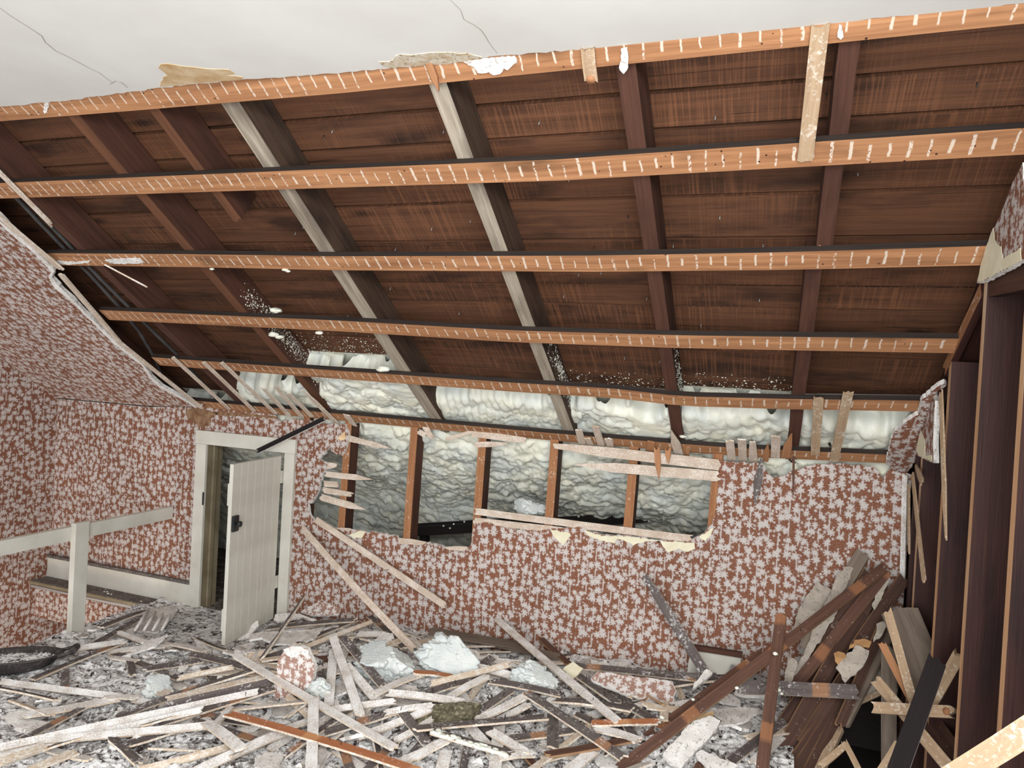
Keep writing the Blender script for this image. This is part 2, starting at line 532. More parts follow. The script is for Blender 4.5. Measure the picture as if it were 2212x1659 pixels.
def board(name, p0, p1, width, thick, nh, mats, rag=(0, 0), bend=0.0, twist=0.0, parent=None, seg=None, taper=(1, 1), k=4, seed=0, wob=0.0):
    """sawn board between two points; mats = (face on the nh side, other face, edges)"""
    r = random.Random(seed + 17)
    mw, L = frame(p0, p1, nh)
    n = seg or max(2, min(10, int(L / 0.09)))
    if not isinstance(mats, (list, tuple)):
        mats = (mats, mats, mats)
    V, idx = [], {}
    jag = [[r.uniform(-1, 1) for _ in range(k + 1)] for _ in range(2)]
    for i in range(n + 1):
        f = i / n
        wsc = 1.0
        if f < 0.3:
            wsc = taper[0] + (1 - taper[0]) * (f / 0.3)
        elif f > 0.7:
            wsc = taper[1] + (1 - taper[1]) * ((1 - f) / 0.3)
        w = width * wsc
        sag = bend * (1 - (2 * f - 1) ** 2)
        tw = twist * (f - 0.5)
        wb = r.uniform(-1, 1) * wob
        for j in range(k + 1):
            x = (f - 0.5) * L
            if i == 0:
                x -= rag[0] * jag[0][j]
            if i == n:
                x += rag[1] * jag[1][j]
            y0 = (j / k - 0.5) * w + wb
            for q, zz in ((0, thick / 2), (1, -thick / 2)):
                y = y0 * math.cos(tw) - zz * math.sin(tw)
                z = y0 * math.sin(tw) + zz * math.cos(tw) + sag
                idx[i, j, q] = len(V)
                V.append((x, y, z))
    F, U, FM = [], [], []

    def add(q, m, uvf):
        F.append(q)
        FM.append(m)
        U.append([uvf(V[a]) for a in q])
    top = lambda v: (v[0], v[1])
    side = lambda v: (v[0], v[2] + 0.3)
    end = lambda v: (v[1], v[2] + 0.6)
    for i in range(n):
        for j in range(k):
            add([idx[i, j, 0], idx[i + 1, j, 0], idx[i + 1, j + 1, 0], idx[i, j + 1, 0]], 0, top)
            add([idx[i, j, 1], idx[i, j + 1, 1], idx[i + 1, j + 1, 1], idx[i + 1, j, 1]], 1, top)
        add([idx[i, 0, 1], idx[i + 1, 0, 1], idx[i + 1, 0, 0], idx[i, 0, 0]], 2, side)
        add([idx[i, k, 0], idx[i + 1, k, 0], idx[i + 1, k, 1], idx[i, k, 1]], 2, side)
    for j in range(k):
        add([idx[0, j, 0], idx[0, j + 1, 0], idx[0, j + 1, 1], idx[0, j, 1]], 2, end)
        add([idx[n, j, 1], idx[n, j + 1, 1], idx[n, j + 1, 0], idx[n, j, 0]], 2, end)
    return mesh_obj(name, V, F, mats, U, FM, parent, mw=mw)


def box(name, lo, hi, mat, parent=None, bev=0.0):
    lo, hi = Vector(lo), Vector(hi)
    c, s = (lo + hi) / 2, (hi - lo)
    bm = bmesh.new()
    bmesh.ops.create_cube(bm, size=1.0)
    for v in bm.verts:
        v.co = Vector((v.co.x * s.x, v.co.y * s.y, v.co.z * s.z))
    if bev:
        bmesh.ops.bevel(bm, geom=list(bm.edges), offset=bev, segments=2, affect='EDGES', profile=0.5)
    return bm_obj(name, bm, mat, parent, Matrix.Translation(c))


def bm_obj(name, bm, mats, parent=None, mw=None, smooth=False):
    """links a bmesh; UVs from the dominant axis of each face in local metres, U along the longest side"""
    mw = mw or Matrix.Identity(4)
    bm.normal_update()
    uvl = bm.loops.layers.uv.new('UVMap')
    ext = [max((v.co[i] for v in bm.verts), default=0) - min((v.co[i] for v in bm.verts), default=0) for i in range(3)]
    for f in bm.faces:
        a = max(range(3), key=lambda i: abs(f.normal[i]))
        ax = [i for i in range(3) if i != a]
        if ext[ax[1]] > ext[ax[0]]:
            ax.reverse()
        for l in f.loops:
            l[uvl].uv = (l.vert.co[ax[0]], l.vert.co[ax[1]])
        f.smooth = smooth
    me = bpy.data.meshes.new(name)
    bm.to_mesh(me)
    bm.free()
    for m in (mats if isinstance(mats, (list, tuple)) else [mats]):
        me.materials.append(m)
    o = bpy.data.objects.new(name, me)
    COL.objects.link(o)
    if parent is not None:
        o.parent = parent
        o.matrix_basis = parent_world(parent).inverted() @ mw
    else:
        o.matrix_basis = mw
    return o


def jag(pts, amp, step, r, closed=False):
    """roughen a 2-D polyline; pts entries may be (u, v) or (u, v, 1) - 1 keeps the next edge straight"""
    out = []
    n = len(pts)
    for i in range(n if closed else n - 1):
        a, b = pts[i], pts[(i + 1) % n]
        out.append((a[0], a[1]))
        if len(a) > 2 and a[2]:
            continue
        L = math.hypot(b[0] - a[0], b[1] - a[1])
        k = int(L / step)
        for q in range(1, k):
            f = q / k
            out.append((a[0] + (b[0] - a[0]) * f + r.uniform(-amp, amp), a[1] + (b[1] - a[1]) * f + r.uniform(-amp, amp)))
    if not closed:
        out.append((pts[-1][0], pts[-1][1]))
    return out


def slab(name, poly, org, eu, ev, thick, mats, parent=None, uvoff=(0, 0), lift=None):
    """flat sheet with an irregular outline: poly in (u, v); front face at org plane, body behind it (along -(eu x ev));
    mats = (front, back, rim)"""
    org, eu, ev = np.asarray(org, float), np.asarray(eu, float), np.asarray(ev, float)
    nn = np.cross(eu, ev)
    n = len(poly)
    area = sum(poly[i][0] * poly[(i + 1) % n][1] - poly[(i + 1) % n][0] * poly[i][1] for i in range(n))
    if area < 0:
        poly = poly[::-1]
    lf = lift or (lambda u, v: 0.0)
    V = [org + eu * u + ev * v + nn * lf(u, v) for u, v in poly] + [org + eu * u + ev * v + nn * (lf(u, v) - thick) for u, v in poly]
    tri = tessellate_polygon([[Vector((u, v, 0)) for u, v in poly]])
    F, U, FM = [], [], []
    P2 = [(u + uvoff[0], v + uvoff[1]) for u, v in poly]
    for t in tri:
        a = (P2[t[1]][0] - P2[t[0]][0]) * (P2[t[2]][1] - P2[t[0]][1]) - (P2[t[2]][0] - P2[t[0]][0]) * (P2[t[1]][1] - P2[t[0]][1])
        t = list(t) if a > 0 else list(t)[::-1]
        F.append(t)
        U.append([P2[i] for i in t])
        FM.append(0)
        F.append([i + n for i in t[::-1]])
        U.append([P2[i] for i in t[::-1]])
        FM.append(1)
    for i in range(n):
        j = (i + 1) % n
        F.append([i, i + n, j + n, j])
        U.append([(0, 0), (0, thick), (0.01, thick), (0.01, 0)])
        FM.append(2)
    return mesh_obj(name, V, F, mats, U, FM, parent)


def tube(name, pts, rad, mat, parent=None, sides=8, close=True):
    P = [Vector(p) for p in pts]
    V, F = [], []
    prev = None
    for i, p in enumerate(P):
        t = (P[min(i + 1, len(P) - 1)] - P[max(i - 1, 0)]).normalized()
        x = t.orthogonal().normalized() if prev is None else (prev - t * prev.dot(t)).normalized()
        prev = x
        y = t.cross(x)
        rr = rad[i] if isinstance(rad, (list, tuple)) else rad
        for k in range(sides):
            a = 2 * math.pi * k / sides
            V.append(p + (x * math.cos(a) + y * math.sin(a)) * rr)
    for i in range(len(P) - 1):
        for k in range(sides):
            F.append([i * sides + k, i * sides + (k + 1) % sides, (i + 1) * sides + (k + 1) % sides, (i + 1) * sides + k])
    if close:
        F.append(list(range(sides))[::-1])
        F.append([(len(P) - 1) * sides + k for k in range(sides)])
    return mesh_obj(name, V, F, mat, None, None, parent, smooth=True)


def structure(o):
    o['kind'] = 'structure'
    return o


def px_wall(pts, Y=D):
    out = []
    for p in pts:
        q = on_y(p[0], p[1], Y)
        out.append((q[0], q[2]) + tuple(p[2:]))
    return out


def px_slope(pts, off):
    out = []
    for p in pts:
        q = on_s(p[0], p[1], off)
        out.append((q[0], -st(q)) + tuple(p[2:]))
    return out


EX, EY, EZ = np.array([1., 0, 0]), np.array([0, 1., 0]), np.array([0, 0, 1.])
# ================================================================== STRUCTURE
r = random.Random(3)
# flat ceiling with its broken edge
cp = [(0, 230), (60, 226), (152, 216), (243, 204), (300, 197), (354, 189), (430, 180), (520, 172), (620, 166), (740, 157), (882, 145), (956, 135),
      (1044, 125), (1140, 115), (1253, 108), (1360, 100), (1472, 89), (1530, 80), (1583, 71), (1640, 74), (1729, 71), (1759, 56), (1860, 44), (1960, 34), (2056, 25), (2140, 18), (2212, 7)]
edge = [(on_z(x, y, ZC)[0], -on_z(x, y, ZC)[1]) for x, y in cp]
edge = [(XL, edge[0][1])] + edge + [(XR + 0.35, edge[-1][1])]
edge = jag(edge, 0.006, 0.022, r)
ceil = structure(slab('ceiling', edge + [(XR + 0.35, 0.9), (XL, 0.9)], (0, 0, ZC), EX, -EY, 0.022, (M_CEIL, M_RAW, M_RAW)))


def ceil_patch(name, pts, mat, thick=0.0015, amp=0.004):
    q = [(on_z(x, y, ZC)[0], -on_z(x, y, ZC)[1]) for x, y in pts]
    return slab(name, jag(q, amp, 0.02, r, True), (0, 0, ZC - thick), EX, -EY, thick * 0.9, (mat, mat, mat), parent=ceil)


ceil_patch('peeled_patch', [(345, 186), (352, 166), (362, 162), (342, 146), (347, 138), (362, 137), (400, 143), (440, 147), (495, 150), (508, 158), (490, 162), (525, 166), (520, 172), (430, 178), (380, 184)], M_TANP)
ceil_patch('peeled_patch', [(818, 133), (850, 128), (864, 116), (890, 118), (930, 113), (975, 112), (1010, 114), (1040, 122), (1044, 127), (980, 134), (915, 140), (850, 147), (828, 142)], M_FLAKE, 0.0015, 0.009)


def crack(pts, w=0.0022):
    q = [np.array(on_z(x, y, ZC - 0.001)) for x, y in pts]
    P = jag([(p[0], -p[1]) for p in q], 0.004, 0.03, r)
    n = len(P)
    out, back = [], []
    for i, (u, v) in enumerate(P):
        a, b = P[max(0, i - 1)], P[min(n - 1, i + 1)]
        dx, dy = b[0] - a[0], b[1] - a[1]
        L = math.hypot(dx, dy) or 1
        ww = w * (0.3 + 0.7 * math.sin(math.pi * i / max(1, n - 1)))
        out.append((u - dy / L * ww / 2, v + dx / L * ww / 2))
        back.append((u + dy / L * ww / 2, v - dx / L * ww / 2))
    slab('crack', out + back[::-1], (0, 0, ZC - 0.0008), EX, -EY, 0.0006, (M_CRACK,) * 3, parent=ceil)


crack([(0, 18), (60, 58), (90, 78), (98, 92), (120, 110), (170, 135), (215, 158), (245, 180)])
crack([(970, -3), (995, 22), (1002, 42), (1040, 66), (1055, 90), (1075, 116)], 0.0016)
crack([(236, 183), (250, 175), (262, 178), (276, 190)], 0.003)

# end wall on the left, papered, running down into the stairwell
zt = lambda y: ZK + (D - y) * math.tan(AL)
ytop = D - (ZC - ZK) / math.tan(AL)
structure(slab('wall_left', [(0.0, -1.6), (5.7, -1.6), (5.7, 0.2), (D, ZK + 0.1), (ytop, ZC + 0.02), (0.0, ZC + 0.02)], (XL, 0, 0), EY, EZ, 0.03, (M_PAPER, M_RAW, M_RAW)))

# knee wall with its ragged hole and the door opening
top = [(XL, ZK - 0.028), (-3.72, ZK - 0.03)]
tp = [(436, 877), (480, 885), (540, 890), (591, 896), (606, 912), (630, 905), (662, 906), (702, 915), (745, 916), (752, 934), (751, 955), (745, 972), (738, 985),
      (722, 978), (712, 966), (690, 992), (708, 1000), (700, 1020), (691, 1041), (685, 1066), (673, 1088), (664, 1086), (669, 1112), (678, 1122), (725, 1142), (782, 1147), (857, 1157), (862, 1174),
      (905, 1178), (924, 1171), (945, 1177), (971, 1189), (1003, 1193), (1019, 1172), (1024, 1131), (1045, 1128), (1100, 1142), (1157, 1146), (1185, 1142), (1258, 1139), (1264, 1143), (1300, 1156), (1356, 1157), (1423, 1167), (1486, 1170), (1522, 1150), (1539, 1131), (1546, 1100), (1551, 1065), (1556, 995),
      (1600, 999), (1640, 1001), (1652, 1008), (1662, 1026), (1672, 1033), (1698, 1025), (1722, 1014), (1759, 1003), (1810, 1001), (1860, 1004), (1884, 1008), (1900, 1020), (1906, 1034), (1925, 1006)]
wp = px_wall(tp)
wp = jag(wp, 0.005, 0.016, r)
zr = ZK - 0.03
wallpoly = [(-3.38, 0.0), (-3.38, 1.075), (-2.67, 1.075), (-2.67, 0.0), (0.60, 0.0), (0.60, zr)] + [p for p in wp[::-1]] + [(-3.80, zr), (XL, zr), (XL, 0.0)]
wall_back = structure(slab('wall_back', wallpoly, (0, D, 0), EX, EZ, 0.02, (M_PAPER, M_RAW, M_RAW)))


def wall_patch(name, pts, mat, amp=0.003, thick=0.0012, off=0.0012):
    q = jag(px_wall(pts), amp, 0.012, r, True)
    return slab(name, q, (0, D - off, 0), EX, EZ, thick, (mat,) * 3, parent=wall_back)


wall_patch('torn_paper_strip', [(1262, 1145), (1300, 1158), (1356, 1159), (1423, 1168), (1486, 1172), (1500, 1172), (1501, 1184), (1486, 1192), (1466, 1184), (1452, 1190), (1443, 1193), (1432, 1180), (1424, 1168), (1400, 1169), (1376, 1174), (1368, 1178), (1358, 1172), (1335, 1163), (1327, 1174), (1300, 1168), (1280, 1161), (1272, 1158)], M_CREAMP)
wall_patch('torn_paper_strip', [(1190, 1144), (1232, 1152), (1226, 1166), (1216, 1179), (1208, 1170), (1196, 1158)], M_CREAMP)
wall_patch('torn_paper_strip', [(752, 1156), (775, 1147), (790, 1148), (782, 1162), (762, 1162)], M_CREAMP)
wall_patch('torn_paper_strip', [(1510, 1160), (1540, 1140), (1536, 1156), (1524, 1168)], M_CREAMP)
wall_patch('torn_paper_strip', [(728, 948), (744, 932), (748, 946), (740, 952)], M_TANP)
wall_patch('water_stain', [(403, 884), (436, 882), (452, 886), (470, 893), (455, 905), (452, 920), (436, 924), (418, 914), (404, 902)], M_STAIN, 0.004, 0.0008, 0.0006)
wall_patch('water_stain', [(458, 888), (540, 893), (600, 900), (600, 905), (540, 900), (470, 897)], M_STAIN, 0.003, 0.0008, 0.0006)

# papered slope left in place, with its broken edge
off_p = -0.026
sp = [(-60, 405), (0, 468), (40, 510), (80, 545), (118, 585), (112, 598), (130, 622), (150, 640), (180, 672), (205, 695), (215, 705), (250, 738), (282, 765), (312, 790), (328, 815), (350, 835), (380, 852), (405, 866), (425, 880), (436, 878)]
se = px_slope(sp, off_p)
vmax = -st(np.array([0, ytop, ZC])) - 0.03
slopepoly = jag([(-3.2, vmax, 1), (se[0][0], se[0][1])] + se[1:], 0.005, 0.02, r)
slope_pap = structure(slab('trim_1', slopepoly + [(-3.80, 0.0), (XL, 0.0), (XL, vmax)], PS + NS * off_p, EX, -DS, 0.02, (M_PAPER, M_RAW, M_RAW)))
ed_ = px_slope(sp[1:], off_p - 0.003)
wd_ = [0.05, 0.035, 0.03, 0.03, 0.03, 0.045, 0.03, 0.02, 0.025, 0.03, 0.035, 0.03, 0.025, 0.03, 0.035, 0.03, 0.025, 0.025, 0.03]
inner = [(p[0] - w_ * 1.0, p[1] - w_ * 0.25) for p, w_ in zip(ed_, wd_)]
slab('broken_plaster_edge', jag(ed_ + inner[::-1], 0.004, 0.012, r, True), PS + NS * (off_p - 0.003), EX, -DS, 0.0028, (M_RAW,) * 3, parent=slope_pap)
# papered scrap of slope at the right end
sp2 = [(1914, 1003), (1921, 968), (1928, 940), (1951, 916), (1984, 896), (1990, 866), (2012, 845), (2040, 828), (2045, 832), (2022, 850), (2026, 862), (2014, 900), (1998, 946), (1990, 975), (1960, 1022), (1940, 1020)]
structure(slab('trim_2', jag(px_slope(sp2, off_p), 0.004, 0.014, r, True), PS + NS * off_p, EX, -DS, 0.02, (M_PAPER, M_RAW, M_RAW)))


def px_right(pts, X=XR):
    return [(-on_x(x, y, X)[1], on_x(x, y, X)[2]) for x, y in pts]


# scraps of papered plaster still on the stud wall (faces -X: u = -y, v = z)
sp3 = [(2026, 852), (2034, 866), (2032, 905), (2030, 950), (2031, 1000), (2020, 998), (1992, 984), (1990, 968), (2004, 935), (2020, 880)]
scrap = structure(slab('trim_3', jag(px_right(sp3), 0.003, 0.014, r, True), (XR - 0.021, 0, 0), -EY, EZ, 0.018, (M_PAPER, M_RAW, M_RAW)))
scrap['label'] = 'scrap of papered plaster'
slab('torn_paper_strip', jag(px_right([(2003, 930), (2012, 950), (2014, 985), (2028, 985), (2029, 998), (1998, 986), (1993, 970)]), 0.003, 0.012, r, True), (XR - 0.0235, 0, 0), -EY, EZ, 0.0012, (M_CREAMP,) * 3, parent=scrap)
sp4 = [(2230, 350), (2208, 392), (2190, 440), (2178, 470), (2164, 495), (2150, 530), (2138, 565), (2128, 612), (2145, 606), (2180, 588), (2240, 556)]
scrap2 = structure(slab('trim_4', jag(px_right(sp4), 0.003, 0.014, r, True), (XR - 0.021, 0, 0), -EY, EZ, 0.018, (M_PAPER, M_RAW, M_RAW)))
slab('torn_paper_strip', jag(px_right([(2166, 492), (2170, 520), (2184, 532), (2188, 560), (2228, 535), (2230, 562), (2180, 588), (2145, 606), (2130, 610), (2140, 565), (2152, 528)]), 0.003, 0.012, r, True), (XR - 0.0235, 0, 0), -EY, EZ, 0.0012, (M_CREAMP,) * 3, parent=scrap2)

# dark far side of the stud wall and the roof space behind the knee wall
structure(slab('wall_right', [(-0.6, -0.3), (-4.9, -0.3), (-4.9, 0.2), (-D - 0.12, ZK + 0.05), (-ytop, ZC + 0.02), (-0.6, ZC + 0.02)], (XR + 0.125, 0, 0), -EY, EZ, -0.02, (M_STUD, M_STUD, M_STUD)))
# floor boards, with the stairwell cut out at the left
structure(slab('floor', [(-3.577, -1.5), (XR + 0.15, -1.5), (XR + 0.15, 5.8), (XL, 5.8), (XL, 3.47), (-3.577, 3.47)], (0, 0, 0), EX, EY, 0.03, (M_FLOOR, M_FLOOR, M_FLOOR)))
# wall under the landing in the stairwell and the lower stair wall beyond
structure(slab('wall_stair', [(XL, -0.235), (-3.577, -0.235), (-3.577, -0.031), (XL, -0.031)], (0, 3.50, 0), EX, EZ, 0.03, (M_PAPER, M_RAW, M_RAW)))
structure(slab('wall_lower', [(XL, -1.6), (-3.0, -1.6), (-3.0, -0.03), (XL, -0.03)], (0, 4.45, 0), EX, EZ, 0.03, (M_PAPER, M_RAW, M_RAW)))
structure(slab('wall_landing', [(-0.9, -1.6), (-4.6, -1.6), (-4.6, -0.031), (-0.9, -0.031)], (-3.577, 0, 0), EY * -1, EZ, 0.03, (M_PAPER, M_RAW, M_RAW)))
# baseboard left of the door with its moulded cap
bb = structure(box('baseboard_left', (XL, D - 0.02, 0.0), (-3.385, D - 0.0005, 0.15), M_PAINT, None, 0.002))
box('cap_moulding', (XL, D - 0.026, 0.15), (-3.385, D - 0.0005, 0.17), M_TREAD, bb, 0.003)

# ================================================================== STAIRWELL, DOOR
t = empty('stair_nosing', (-4.1, 3.5, 0.0), 'grey worn landing edge board above the papered stairwell wall', 'stair nosing')
box('tread', (XL + 0.002, 3.462, 0.001), (-3.55, 3.578, 0.022), M_TREAD, t, 0.006)
box('nosing_edge', (XL + 0.002, 3.452, 0.0), (-3.55, 3.4615, 0.02), M_PAINTD, t, 0.003)

XRL = -3.577
t = empty('handrail', (XRL, 2.92, 0.0), 'cream painted flat handrail on a square post at the stairwell', 'handrail')
box('rail', (XRL - 0.018, 0.9, 0.545), (XRL + 0.018, D - 0.003, 0.622), M_PAINT, t, 0.003)
box('post', (XRL + 0.0185, 2.88, 0.004), (XRL + 0.055, 2.965, 0.645), M_PAINT, t, 0.003)

dc = empty('door_frame', (-3.0, D, 0), 'cream painted casing and jamb around the low knee wall door', 'door frame')
z1 = 1.045
for nm, lo, hi in (('casing_board', (-3.385, D - 0.022, 0.0), (-3.305, D - 0.0005, z1)), ('casing_board', (-2.715, D - 0.022, 0.0), (-2.645, D - 0.0005, z1)), ('casing_board', (-3.39, D - 0.024, z1), (-2.64, D - 0.0005, z1 + 0.085))):
    box(nm, lo, hi, M_PAINT, dc, 0.003)
box('jamb', (-3.327, D - 0.02, 0.0), (-3.306, D + 0.13, z1), M_PAINTD, dc, 0.002)
box('jamb', (-2.714, D + 0.001, 0.0), (-2.693, D + 0.13, z1), M_PAINTD, dc, 0.002)
box('jamb', (-3.305, D + 0.001, z1), (-2.715, D + 0.13, z1 + 0.02), M_PAINTD, dc, 0.002)
box('door_stop', (-3.305, D + 0.04, 0.0), (-3.290, D + 0.07, z1), M_PAINTD, dc, 0.002)
box('strike_plate', (-3.312, D - 0.0245, 0.665), (-3.300, D - 0.0225, 0.745), M_IRON, dc)

door = empty('door_1', (-2.722, D - 0.012, 0.0), 'cream planked closet door standing open into the room', 'door')
fx, fy = -2.674, 3.10
dv = np.array([fx + 2.722, fy - (D - 0.012), 0.0])
dw = float(np.linalg.norm(dv))
dv /= dw
nv = np.array([-dv[1], dv[0], 0.0])          # faces the room (+x)
o0 = np.array([-2.722, D - 0.012, 0.0])
zb, zt_ = 0.055, 1.028


def door_box(name, a0, a1, n0, n1, q0, q1, mat, parent, bev=0.001):
    bm = bmesh.new()
    bmesh.ops.create_cube(bm, size=1.0)
    for v in bm.verts:
        v.co = Vector((v.co.x * (a1 - a0), v.co.y * (n1 - n0), v.co.z * (q1 - q0)))
    bmesh.ops.bevel(bm, geom=list(bm.edges), offset=bev, segments=1, affect='EDGES')
    c = o0 + dv * (a0 + a1) / 2 + nv * (n0 + n1) / 2 + EZ * (q0 + q1) / 2
    m = Matrix((Vector(dv), Vector(nv), Vector(EZ))).transposed().to_4x4()
    m.translation = Vector(c)
    return bm_obj(name, bm, mat, parent, m)


a = 0.030
for wd in (0.075, 0.072, 0.040, 0.072, 0.070, 0.060, 0.085):
    e_ = min(a + wd, dw)
    door_box('plank', a, e_ - 0.003, -0.022, 0.0, zb, zt_, M_PAINT, door, 0.0008)
    a = e_
door_box('ledge_board', 0.03, dw - 0.02, -0.042, -0.0225, 0.80, 0.92, M_PAINT, door)
door_box('ledge_board', 0.03, dw - 0.02, -0.042, -0.0225, 0.12, 0.24, M_PAINT, door)
for zz in (0.235, 0.865):
    h = door_box('hinge', -0.012, 0.03, 0.0005, 0.004, zz, zz + 0.075, M_PAINT, door, 0.0005)
    tube('hinge_pin', [o0 + nv * 0.006 + EZ * (zz - 0.004) - dv * 0.006, o0 + nv * 0.006 + EZ * (zz + 0.079) - dv * 0.006], 0.005, M_PAINT, h)
la = door_box('rim_latch', dw - 0.055, dw - 0.005, 0.0005, 0.016, 0.665, 0.75, M_IRON, door, 0.003)
c = o0 + dv * (dw - 0.03) + EZ * 0.708
tube('latch_knob', [c + nv * 0.016, c + nv * 0.026, c + nv * 0.03, c + nv * 0.042, c + nv * 0.046], [0.007, 0.007, 0.015, 0.016, 0.008], M_IRON, la, 12)

# ================================================================== ROOF FRAME
yb = [60, 131, 222, 300, 434, 520, 548, 612, 655, 742, 800, 858, 960]
tb = [st(on_s(1120, y, 0.165)) for y in yb]
tb[0] = -2.95
tb += [tb[-1] + 0.3, tb[-1] + 0.65, 1.5, 2.45]
blabels = ['topmost roof sheathing board, mostly hidden above the ceiling edge', 'narrow roof sheathing board just under the ceiling edge strip', 'split roof sheathing board below the highest open gap',
           'very wide roof sheathing board above the second furring strip', 'roof sheathing board under the second strip with a long black gap below', 'knotty roof sheathing board above the third furring strip',
           'thin roof sheathing board directly above the third furring strip', 'roof sheathing board just below the third furring strip', 'roof sheathing board halfway between third and fourth strips',
           'roof sheathing board just above and behind the fourth strip', 'roof sheathing board with a row of nail tips below the fourth strip', 'roof sheathing board just above the upper edge of the foam',
           'roof sheathing board behind the foam above the knee wall', 'first roof sheathing board beyond the knee wall, coated with foam', 'second roof sheathing board beyond the knee wall, coated with foam', 'lowest roof sheathing board at the eaves, coated with foam']
ROOFB = []
for i in range(len(tb) - 1):
    t0, t1 = tb[i], tb[i + 1]
    g = 0.010 if i not in (2, 4) else 0.018
    c0, c1 = sl(XL - 0.1, (t0 + t1) / 2, 0.178), sl(XR + 0.35, (t0 + t1) / 2, 0.178)
    b = board('roof_board', c0, c1, (t1 - t0) - g, 0.022, -NS, (M_ROOF,) * 3, seg=12, seed=i, k=2, wob=0.002)
    tag(b, blabels[i], 'roof board', 'roof sheathing boards')
    ROOFB.append(b)
structure(board('unseen_light_blocker', sl((XL + XR) / 2, -2.95, 0.215), sl((XL + XR) / 2, 2.6, 0.215), 5.9, 0.02, -NS, (M_BLACK,) * 3, seg=2))  # unseen slab added to keep outside light out of the board gaps
# shingle nail tips through the sheathing
bpy.context.view_layer.update()
for i in range(2, 12):
    b = ROOFB[i]
    inv = b.matrix_basis.inverted()
    for q in range(9):
        X = r.uniform(-2.4, 0.5)
        tt = tb[i] + (tb[i + 1] - tb[i]) * r.uniform(0.25, 0.75)
        p = sl(X, tt, 0.168)
        tube('nail', [p, p - NS * 0.016 + DS * r.uniform(0, 0.004)], 0.0018, M_IRON if q % 2 else M_VENT, b, 5)


def rafter(X0, X1, t0, t1, label, face, side, off=0.0245, dep=0.138, rag=(0, 0), name='rafter'):
    xm = (X0 + X1) / 2
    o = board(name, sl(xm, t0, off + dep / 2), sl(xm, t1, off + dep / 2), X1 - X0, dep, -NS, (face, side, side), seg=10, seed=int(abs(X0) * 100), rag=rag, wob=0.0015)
    return tag(o, label, 'rafter', 'roof rafters')


TT = -2.6
rafter(-4.32, -4.27, TT, 0.12, 'rafter hidden behind the papered slope at the far left', M_RAF, M_RAF)
rafter(-3.72, -3.67, TT, 0.12, 'dark rafter emerging beside the broken papered edge at left', M_RAF, M_RAF)
rafter(-3.085, -3.03, TT, 0.12, 'brown rafter next to the grey cables at the left', M_RAF, M_RAF)
rafter(-2.455, -2.40, TT, 0.12, 'brown rafter flecked with foam spray near its foot, above the door', M_RAFO, M_RAF)
rafter(-2.075, -2.03, TT, st(on_s(528, 478, 0.02)), 'short rafter that stops between the second and third strips', M_RAFO, M_RAF, rag=(0, 0.01))
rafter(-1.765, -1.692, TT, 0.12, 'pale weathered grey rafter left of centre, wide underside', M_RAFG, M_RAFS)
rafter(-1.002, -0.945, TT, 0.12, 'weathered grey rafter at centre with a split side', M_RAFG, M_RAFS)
rafter(-0.445, -0.392, TT, 0.12, 'smooth reddish brown rafter right of centre', M_RAF, M_RAF)
tr4 = st(on_s(1785, 534, 0.03))
rafter(0.103, 0.150, TT, tr4, 'upper reddish rafter at the right ending in a splintered break', M_RAF, M_RAF, rag=(0, 0.02))
rafter(0.078, 0.128, tr4 + 0.085, 0.12, 'lower reddish rafter at the right below the splintered break', M_RAF, M_RAF)
for q in range(7):
    p = sl(0.127 + r.uniform(-0.02, 0.02), tr4 - 0.01, 0.02 + r.uniform(0, 0.02))
    d = Vector(DS) * r.uniform(0.01, 0.05) + Vector((r.uniform(-0.03, 0.04), 0, r.uniform(-0.03, 0.0)))
    s = board('splinter', p, np.array(p) + np.array(d), 0.012, 0.003, -NS, (M_SPL,) * 3, rag=(0.004, 0.01), seed=q, k=2)
    tag(s, 'curled wood splinter at the broken end of the right hand rafter', 'splinter', 'splinters on the broken rafter')
rafter(XR + 0.045, XR + 0.095, TT, 0.12, 'dark end rafter against the stud wall at the far right', M_STUD, M_STUD)



def spatter(parent, pts, rmin, rmax, seed):
    rr = random.Random(seed)
    V, F = [], []
    for p, n in pts:
        n = Vector(n)
        u = n.orthogonal().normalized()
        v = n.cross(u)
        q = rr.uniform(rmin, rmax) * rr.uniform(0.3, 1)
        b0 = len(V)
        k_ = 6
        for i in range(k_):
            a_ = 6.283 * i / k_
            V.append(Vector(p) + (u * math.cos(a_) + v * math.sin(a_)) * q * rr.uniform(0.6, 1.3))
        V.append(Vector(p) + n * q * 0.6)
        for i in range(k_):
            F.append([b0 + i, b0 + (i + 1) % k_, b0 + k_])
    o = mesh_obj('foam_spatter', V, F, M_FOAM, parent=parent)
    o['kind'] = 'stuff'
    o['label'] = 'white foam spatter'


